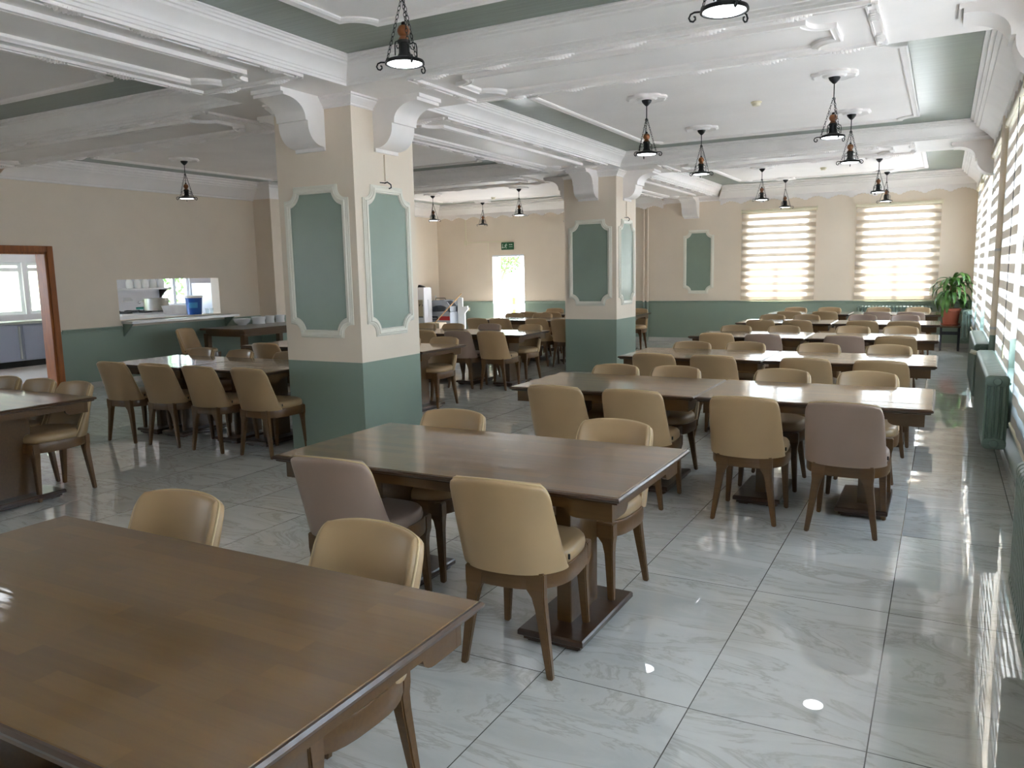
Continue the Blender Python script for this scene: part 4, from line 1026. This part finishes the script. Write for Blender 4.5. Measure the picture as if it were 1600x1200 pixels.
# ------------------------------------------------------------------ hatch ledge, serving table, bowls
lg = empty('hatch_ledge', (XL, 9.05, .93), 0, 'polished shelf under the serving hatch on two green brackets', 'ledge')
MB().box(.003, -1.07, 0, .27, 1.07, .04).box(-.199, -.98, .04, .0, .885, .054).build('shelf_board', M_STEEL, lg, bevel=.004)
for y in (-1.03, .98): MB().prism([(.003, 0), (.24, 0), (.003, -.2)], 0, .02, T=frame((0, y, 0), (1, 0, 0), (0, 0, 1))).build('bracket', M_RAD, lg)
sv = empty('serving_table', (-10.3, 9.95, 0), R_(90), 'dark wooden serving table along kitchen wall holding white bowls', 'table')
MB().box(-.9, -.5, .755, .9, .5, .79).build('tabletop', W_TAB, sv, bevel=.006)
ap = MB()
for s_y in (-1, 1): ap.box(-.82, s_y*.43-.012, .66, .82, s_y*.43+.012, .755)
for s_x in (-1, 1): ap.box(s_x*.82-.012, -.43, .66, s_x*.82+.012, .43, .755)
ap.build('apron', W_TAB, sv)
for sx in (-1, 1):
    for sy in (-1, 1): MB().box(sx*.81-.045, sy*.42-.045, 0, sx*.81+.045, sy*.42+.045, .7).build('leg', W_TAB, sv, bevel=.004)
def bowl(x, y, rad, h, label, wall=.006, base=.5):
    o = MB().lathe([(rad*base, 0), (rad*base, .01), (rad*.85, h*.45), (rad, h), (rad-wall, h), (rad*.85-wall, h*.5), (rad*base*.9, .016), (.0005, .014)], 28, cap1=False).build('bowl', M_CHINA, smooth=45)
    o.location = (x, y, .791); return tag(o, label, 'bowl', 'white bowls on the serving table')
bowl(-10.70, 9.88, .15, .11, 'wide white bowl, leftmost on the serving table under the hatch')
bowl(-10.68, 10.24, .13, .125, 'deep white bowl, second from the left on the serving table', base=.85)
bowl(-10.66, 10.49, .09, .13, 'tall white bowl, third from the left on the serving table', base=.9)
bowl(-10.62, 10.70, .09, .13, 'tall white bowl at the right end of the row on serving table', base=.9)

# ------------------------------------------------------------------ kitchen beyond the hatch and doorway
KX = -16.0
KW = [(8.3, 9.28, .98, 2.0), (9.36, 10.25, .98, 2.0), (12.42, 13.22, .98, 2.05), (4.0, 8.0, .98, 2.6)]  # last opening is out of view, made wide and clear to brighten the kitchen
o = walls(MB(), 'x', KX-.2, KX, 3.5, 15, 0, 3.0, KW).build('wall_kitchen', M_TILEW); tag(o, 'white tiled kitchen wall with windows', 'wall', kind='structure')
o = MB().box(KX-.2, 15, 0, XLF-.4, 15.2, 3.0).box(KX-.2, 3.3, 0, XL-.2, 3.5, 3.0).build('wall_kitchen_end', M_TILEW); tag(o, 'white end walls of the kitchen', 'wall', kind='structure')
o = MB().box(KX-.2, 3.3, -.2, XL-.4, 15.2, 0).build('floor_kitchen', M_KFLOOR); tag(o, 'shiny pinkish kitchen floor seen through doorway', 'floor', kind='structure')
o = MB().box(KX-.2, 3.3, 3.0, XL-.2, 15.2, 3.2).build('ceiling_kitchen', M_WHITE); tag(o, 'white kitchen ceiling', 'ceiling', kind='structure')
for i, (a, b, z0, z1) in enumerate(KW):
    T = frame((KX-.08, a, z0), (0, 1, 0), (0, 0, 1))
    window_unit('window_%d' % (10+i), T, b-a, z1-z0, ['frosted kitchen window seen through the doorway, left pane', 'frosted kitchen window seen through the doorway, right pane', 'clear kitchen window seen through the serving hatch', 'wide unseen kitchen window left of the doorway, enlarged to brighten the kitchen'][i],
                mull=(.5,) if i == 2 else (), glassm=M_GLASS if i >= 2 else M_FROST, trans=.86 if i != 2 else None)
    portal('portal', (KX-.22, (a+b)/2, (z0+z1)/2), b-a, z1-z0, (1, 0, 0))
ct = empty('kitchen_counter', (KX, 7.8, 0), 0, 'grey steel kitchen counter under the frosted windows', 'counter')
MB().box(.01, -3.5, .82, .62, 2.9, .87).build('worktop', M_STEEL, ct, bevel=.006); MB().box(.01, -3.5, .12, .56, 2.9, .82).build('carcass', M_CABIN, ct); MB().box(.05, -3.5, 0, .5, 2.9, .12).build('plinth', M_BLACK, ct)
for i in range(7):
    y = -3.46+i*.9
    dr = MB().box(.56, y, .14, .578, y+.84, .79).build('door', M_CABIN, ct, bevel=.003)
    MB().box(.578, y+.8, .16, .6, y+.835, .78).build('handle', M_STEEL, dr)
rg = empty('cooking_range', (-14.9, 11.25, 0), 0, 'white cooking range with dark burners seen through the hatch', 'stove')
MB().box(-.45, -1.0, .04, .45, .9, .93).build('range_body', M_TILEW, rg, bevel=.01)
gr = MB()
for k in range(4):
    y = -.75+k*.46
    for x in (-.2, .22): gr.lathe([(.13, .93), (.13, .955), (.1, .962), (.02, .962)], 14, T=Matrix.Translation((x, y, 0))); gr.box(x-.18, y-.01, .955, x+.18, y+.01, .975).box(x-.01, y-.18, .955, x+.01, y+.18, .975)
gr.build('burner_grate', M_DARK, rg)
sc = empty('kitchen_worktop', (-12.2, 9.55, 0), 0, 'steel kitchen worktop directly behind the serving hatch', 'counter')
MB().box(-.85, -1.75, .92, .7, 1.05, .96).build('worktop', M_STEEL, sc, bevel=.004)
for x in (-.78, .63):
    for y in (-1.68, .98): MB().box(x-.02, y-.02, 0, x+.02, y+.02, .92).build('leg', M_STEEL, sc)
def pot(name, x, y, z, rad, h, m, label, cat, lid=False, square=False):
    r = empty(name, (x, y, z), R_(20), label, cat)
    if square:
        b_ = MB().rings([[(sx*rad*k, sy*rad*.75*k, zz) for sx, sy in [(-1, -1), (1, -1), (1, 1), (-1, 1)]] for k, zz in [(.85, 0), (1, h), (.96, h), (.82, .012)]]); b_.build('body', m, r, bevel=.012)
        for s in (-1, 1): MB().tube([(s*rad*.95, -.07, h-.03), (s*(rad+.05), -.05, h-.02), (s*(rad+.05), .05, h-.02), (s*rad*.95, .07, h-.03)], .009, 8).build('handle', m, r, smooth=60)
    else:
        MB().lathe([(rad*.94, 0), (rad, .012), (rad, h), (rad*1.02, h), (rad*.97, h-.004), (rad*.95, .02), (.0005, .016)], 32, cap1=False).build('body', m, r, smooth=40)
        for s in (-1, 1): MB().tube([(s*rad, -.06, h*.75), (s*(rad+.05), -.045, h*.78), (s*(rad+.05), .045, h*.78), (s*rad, .06, h*.75)], .008, 8).build('handle', m, r, smooth=60)
    return r
pot('stock_pot', -14.3, 10.95, .976, .24, .25, M_POT, 'steel stock pot on the stove behind the hatch', 'pot')
pot('roasting_pan', -12.6, 10.15, .961, .26, .16, M_POT, 'square steel pan on worktop beside the blue bucket', 'pan', square=True)
bk = empty('plastic_bucket', (-12.05, 10.02, .961), 0, 'blue plastic bucket with white lid behind the hatch', 'bucket')
MB().lathe([(.125, 0), (.15, .3), (.15, .32)], 28).build('body', M_BLUE, bk, smooth=40); MB().lathe([(.156, .3), (.158, .335), (.14, .345)], 28).build('lid', M_CHINA, bk, smooth=40)
lbm = MB(); n = 12
lbm.rings([[(r_*math.cos(R_(-75+60*i/n)), r_*math.sin(R_(-75+60*i/n)), z) for i in range(n+1)]+[((r_-.003)*math.cos(R_(-15-60*i/n)), (r_-.003)*math.sin(R_(-15-60*i/n)), z) for i in range(n+1)] for r_, z in ((.140, .12), (.149, .22))])
lbm.build('label', mat('pale blue label', srgb(70, 150, 205), .4), bk)
ty = tag(MB().box(-.25, -.35, 0, .2, .35, .025).box(-.25, -.35, .025, -.23, .35, .05).box(.18, -.35, .025, .2, .35, .05).build('serving_tray', M_TEAL, bevel=.004), 'teal plastic tray lying on the stove behind the hatch', 'tray'); ty.location = (-15.05, 11.55, .976)
sh = empty('wall_shelf', (KX, 11.4, 1.385), 0, 'white kitchen shelf holding a row of jars', 'shelf')
MB().box(.002, -1.1, 0, .32, 1.05, .04).build('board', M_CHINA, sh)
for y in (-.9, .98): MB().prism([(.002, 0), (.28, 0), (.002, -.2)], 0, .025, T=frame((0, y, 0), (1, 0, 0), (0, 0, 1))).build('bracket', M_BLACK, sh)
for i in range(5):
    j = empty('storage_jar', (KX+.17, 11.48+i*.2, 1.426), 0, 'white storage jar with dark lid, %s on kitchen shelf' % ['leftmost', 'second from left', 'middle one', 'fourth from left', 'rightmost'][i], 'jar', 'jars on the kitchen shelf')
    MB().lathe([(.07, 0), (.078, .02), (.078, .13), (.06, .18), (.05, .2)], 20).build('body', M_CHINA, j, smooth=50); MB().lathe([(.052, .195), (.055, .2), (.055, .25), (.0005, .255)], 18).build('lid', M_DARK, j, smooth=40)
sp_ = tag(MB().box(0, -.12, 0, .1, .12, .03).rings([[(0, -.1, .03), (.09, -.1, .03), (.09, .1, .03), (0, .1, .03)], [(0, -.1, .1), (.03, -.08, .1), (.03, .08, .1), (0, .1, .1)]]).build('soap_holder', M_CHINA), 'white soap holder on kitchen tiles under the shelf', 'soap holder'); sp_.location = (KX, 11.5, 1.12)
tp = empty('wall_tap', (KX, 11.9, 1.1), 0, 'chrome wall tap on kitchen tiles below the shelf', 'tap')
MB().tube([(0, 0, 0), (.06, 0, 0), (.2, 0, .02), (.24, 0, -.03)], .014, 10).build('spout', M_SHEEN, tp, smooth=60)
for y in (-.1, .1): MB().lathe([(.03, 0), (.035, .02), (.02, .05), (.0005, .055)], 14, T=frame((.0, y, 0), (0, 1, 0), (0, 0, 1))).build('handle', M_SHEEN, tp, smooth=50)
cabx = empty('display_fridge', (KX+.4, 13.62, 0), 0, 'white glass fronted fridge at right side of hatch view', 'fridge')
MB().box(-.38, -.36, 0, -.33, .4, 1.5).box(-.33, -.36, 0, .3, -.32, 1.5).box(-.33, .36, 0, .3, .4, 1.5).box(-.33, -.32, 1.45, .3, .36, 1.5).box(-.33, -.32, 0, .3, .36, .08).build('body', M_PVC, cabx)
dr = MB().box(.3, -.36, .08, .33, -.31, 1.5).box(.3, .35, .08, .33, .4, 1.5).box(.3, -.31, 1.44, .33, .35, 1.5).box(.3, -.31, .08, .33, .35, .13).build('door', M_PVC, cabx); MB().box(.31, -.31, .13, .318, .35, 1.44).build('pane', M_CLEAR, dr); MB().box(.33, .3, .9, .35, .33, 1.2).build('handle', M_DARK, dr)
for i, (x, y) in enumerate([(-11.38, 9.83), (-11.4, 9.75)]):
    o = MB().lathe([(.028, 0), (.034, .1), (.031, .1), (.026, .008), (.0005, .008)], 18, cap1=False).build('drinking_glass', M_CLEAR, smooth=40); o.location = (x, y, .985); tag(o, ['small drinking glass in right hatch corner, outer one', 'small drinking glass in right hatch corner, inner one'][i], 'glass', 'glasses in the hatch')

# ------------------------------------------------------------------ outside
def tree(x, y, h, rad, label, n=900, sd=1):
    r = empty('tree', (x, y, -.05), 0, label, 'tree', 'trees outside'); q = random.Random(sd)
    MB().tube([(0, 0, 0), (.05, 0, h*.3), (-.03, .05, h*.6)], .1, 10, rs=[.12, .09, .05]).tube([(.05, 0, h*.3), (.4, .1, h*.55), (.6, .1, h*.7)], .05, 8, rs=[.06, .04, .02]).build('trunk', M_TRUNK, r, smooth=60)
    m = MB()
    for i in range(n):
        d_ = Vector((q.gauss(0, 1), q.gauss(0, 1), q.gauss(0, .7))).normalized()*rad*q.uniform(.3, 1)**.5
        c = Vector((0, 0, h*.72))+d_; u = Vector((q.gauss(0, 1), q.gauss(0, 1), q.gauss(0, 1))).normalized()*.09; w = u.orthogonal().normalized()*.04
        m.add([tuple(c-u), tuple(c+w), tuple(c+u), tuple(c-w)], [(0, 1, 2, 3)])
    m.build('foliage', M_LEAFT, r); return r
tree(-12.9, 22.6, 3.2, .95, 'tree with light green leaves outside the exit doorway', 900, 2)
tree(-19.3, 16.0, 3.0, 1.3, 'leafy tree outside the kitchen window', 1200, 5)
for i, (x, y) in enumerate([(-11.32, 21.0), (-11.02, 21.3)]):
    b_ = empty('barrier_post', (x, y, -.05), 0, ['yellow barrier post outside exit doorway, left one', 'yellow barrier post outside exit doorway, right one'][i], 'post', 'posts outside')
    MB().lathe([(.13, 0), (.13, .05), (.07, .06), (.06, .9), (.0005, .92)], 18).build('body', M_YEL, b_, smooth=40); MB().lathe([(.068, .55), (.068, .7)], 18).build('band', M_CHINA, b_, smooth=40)
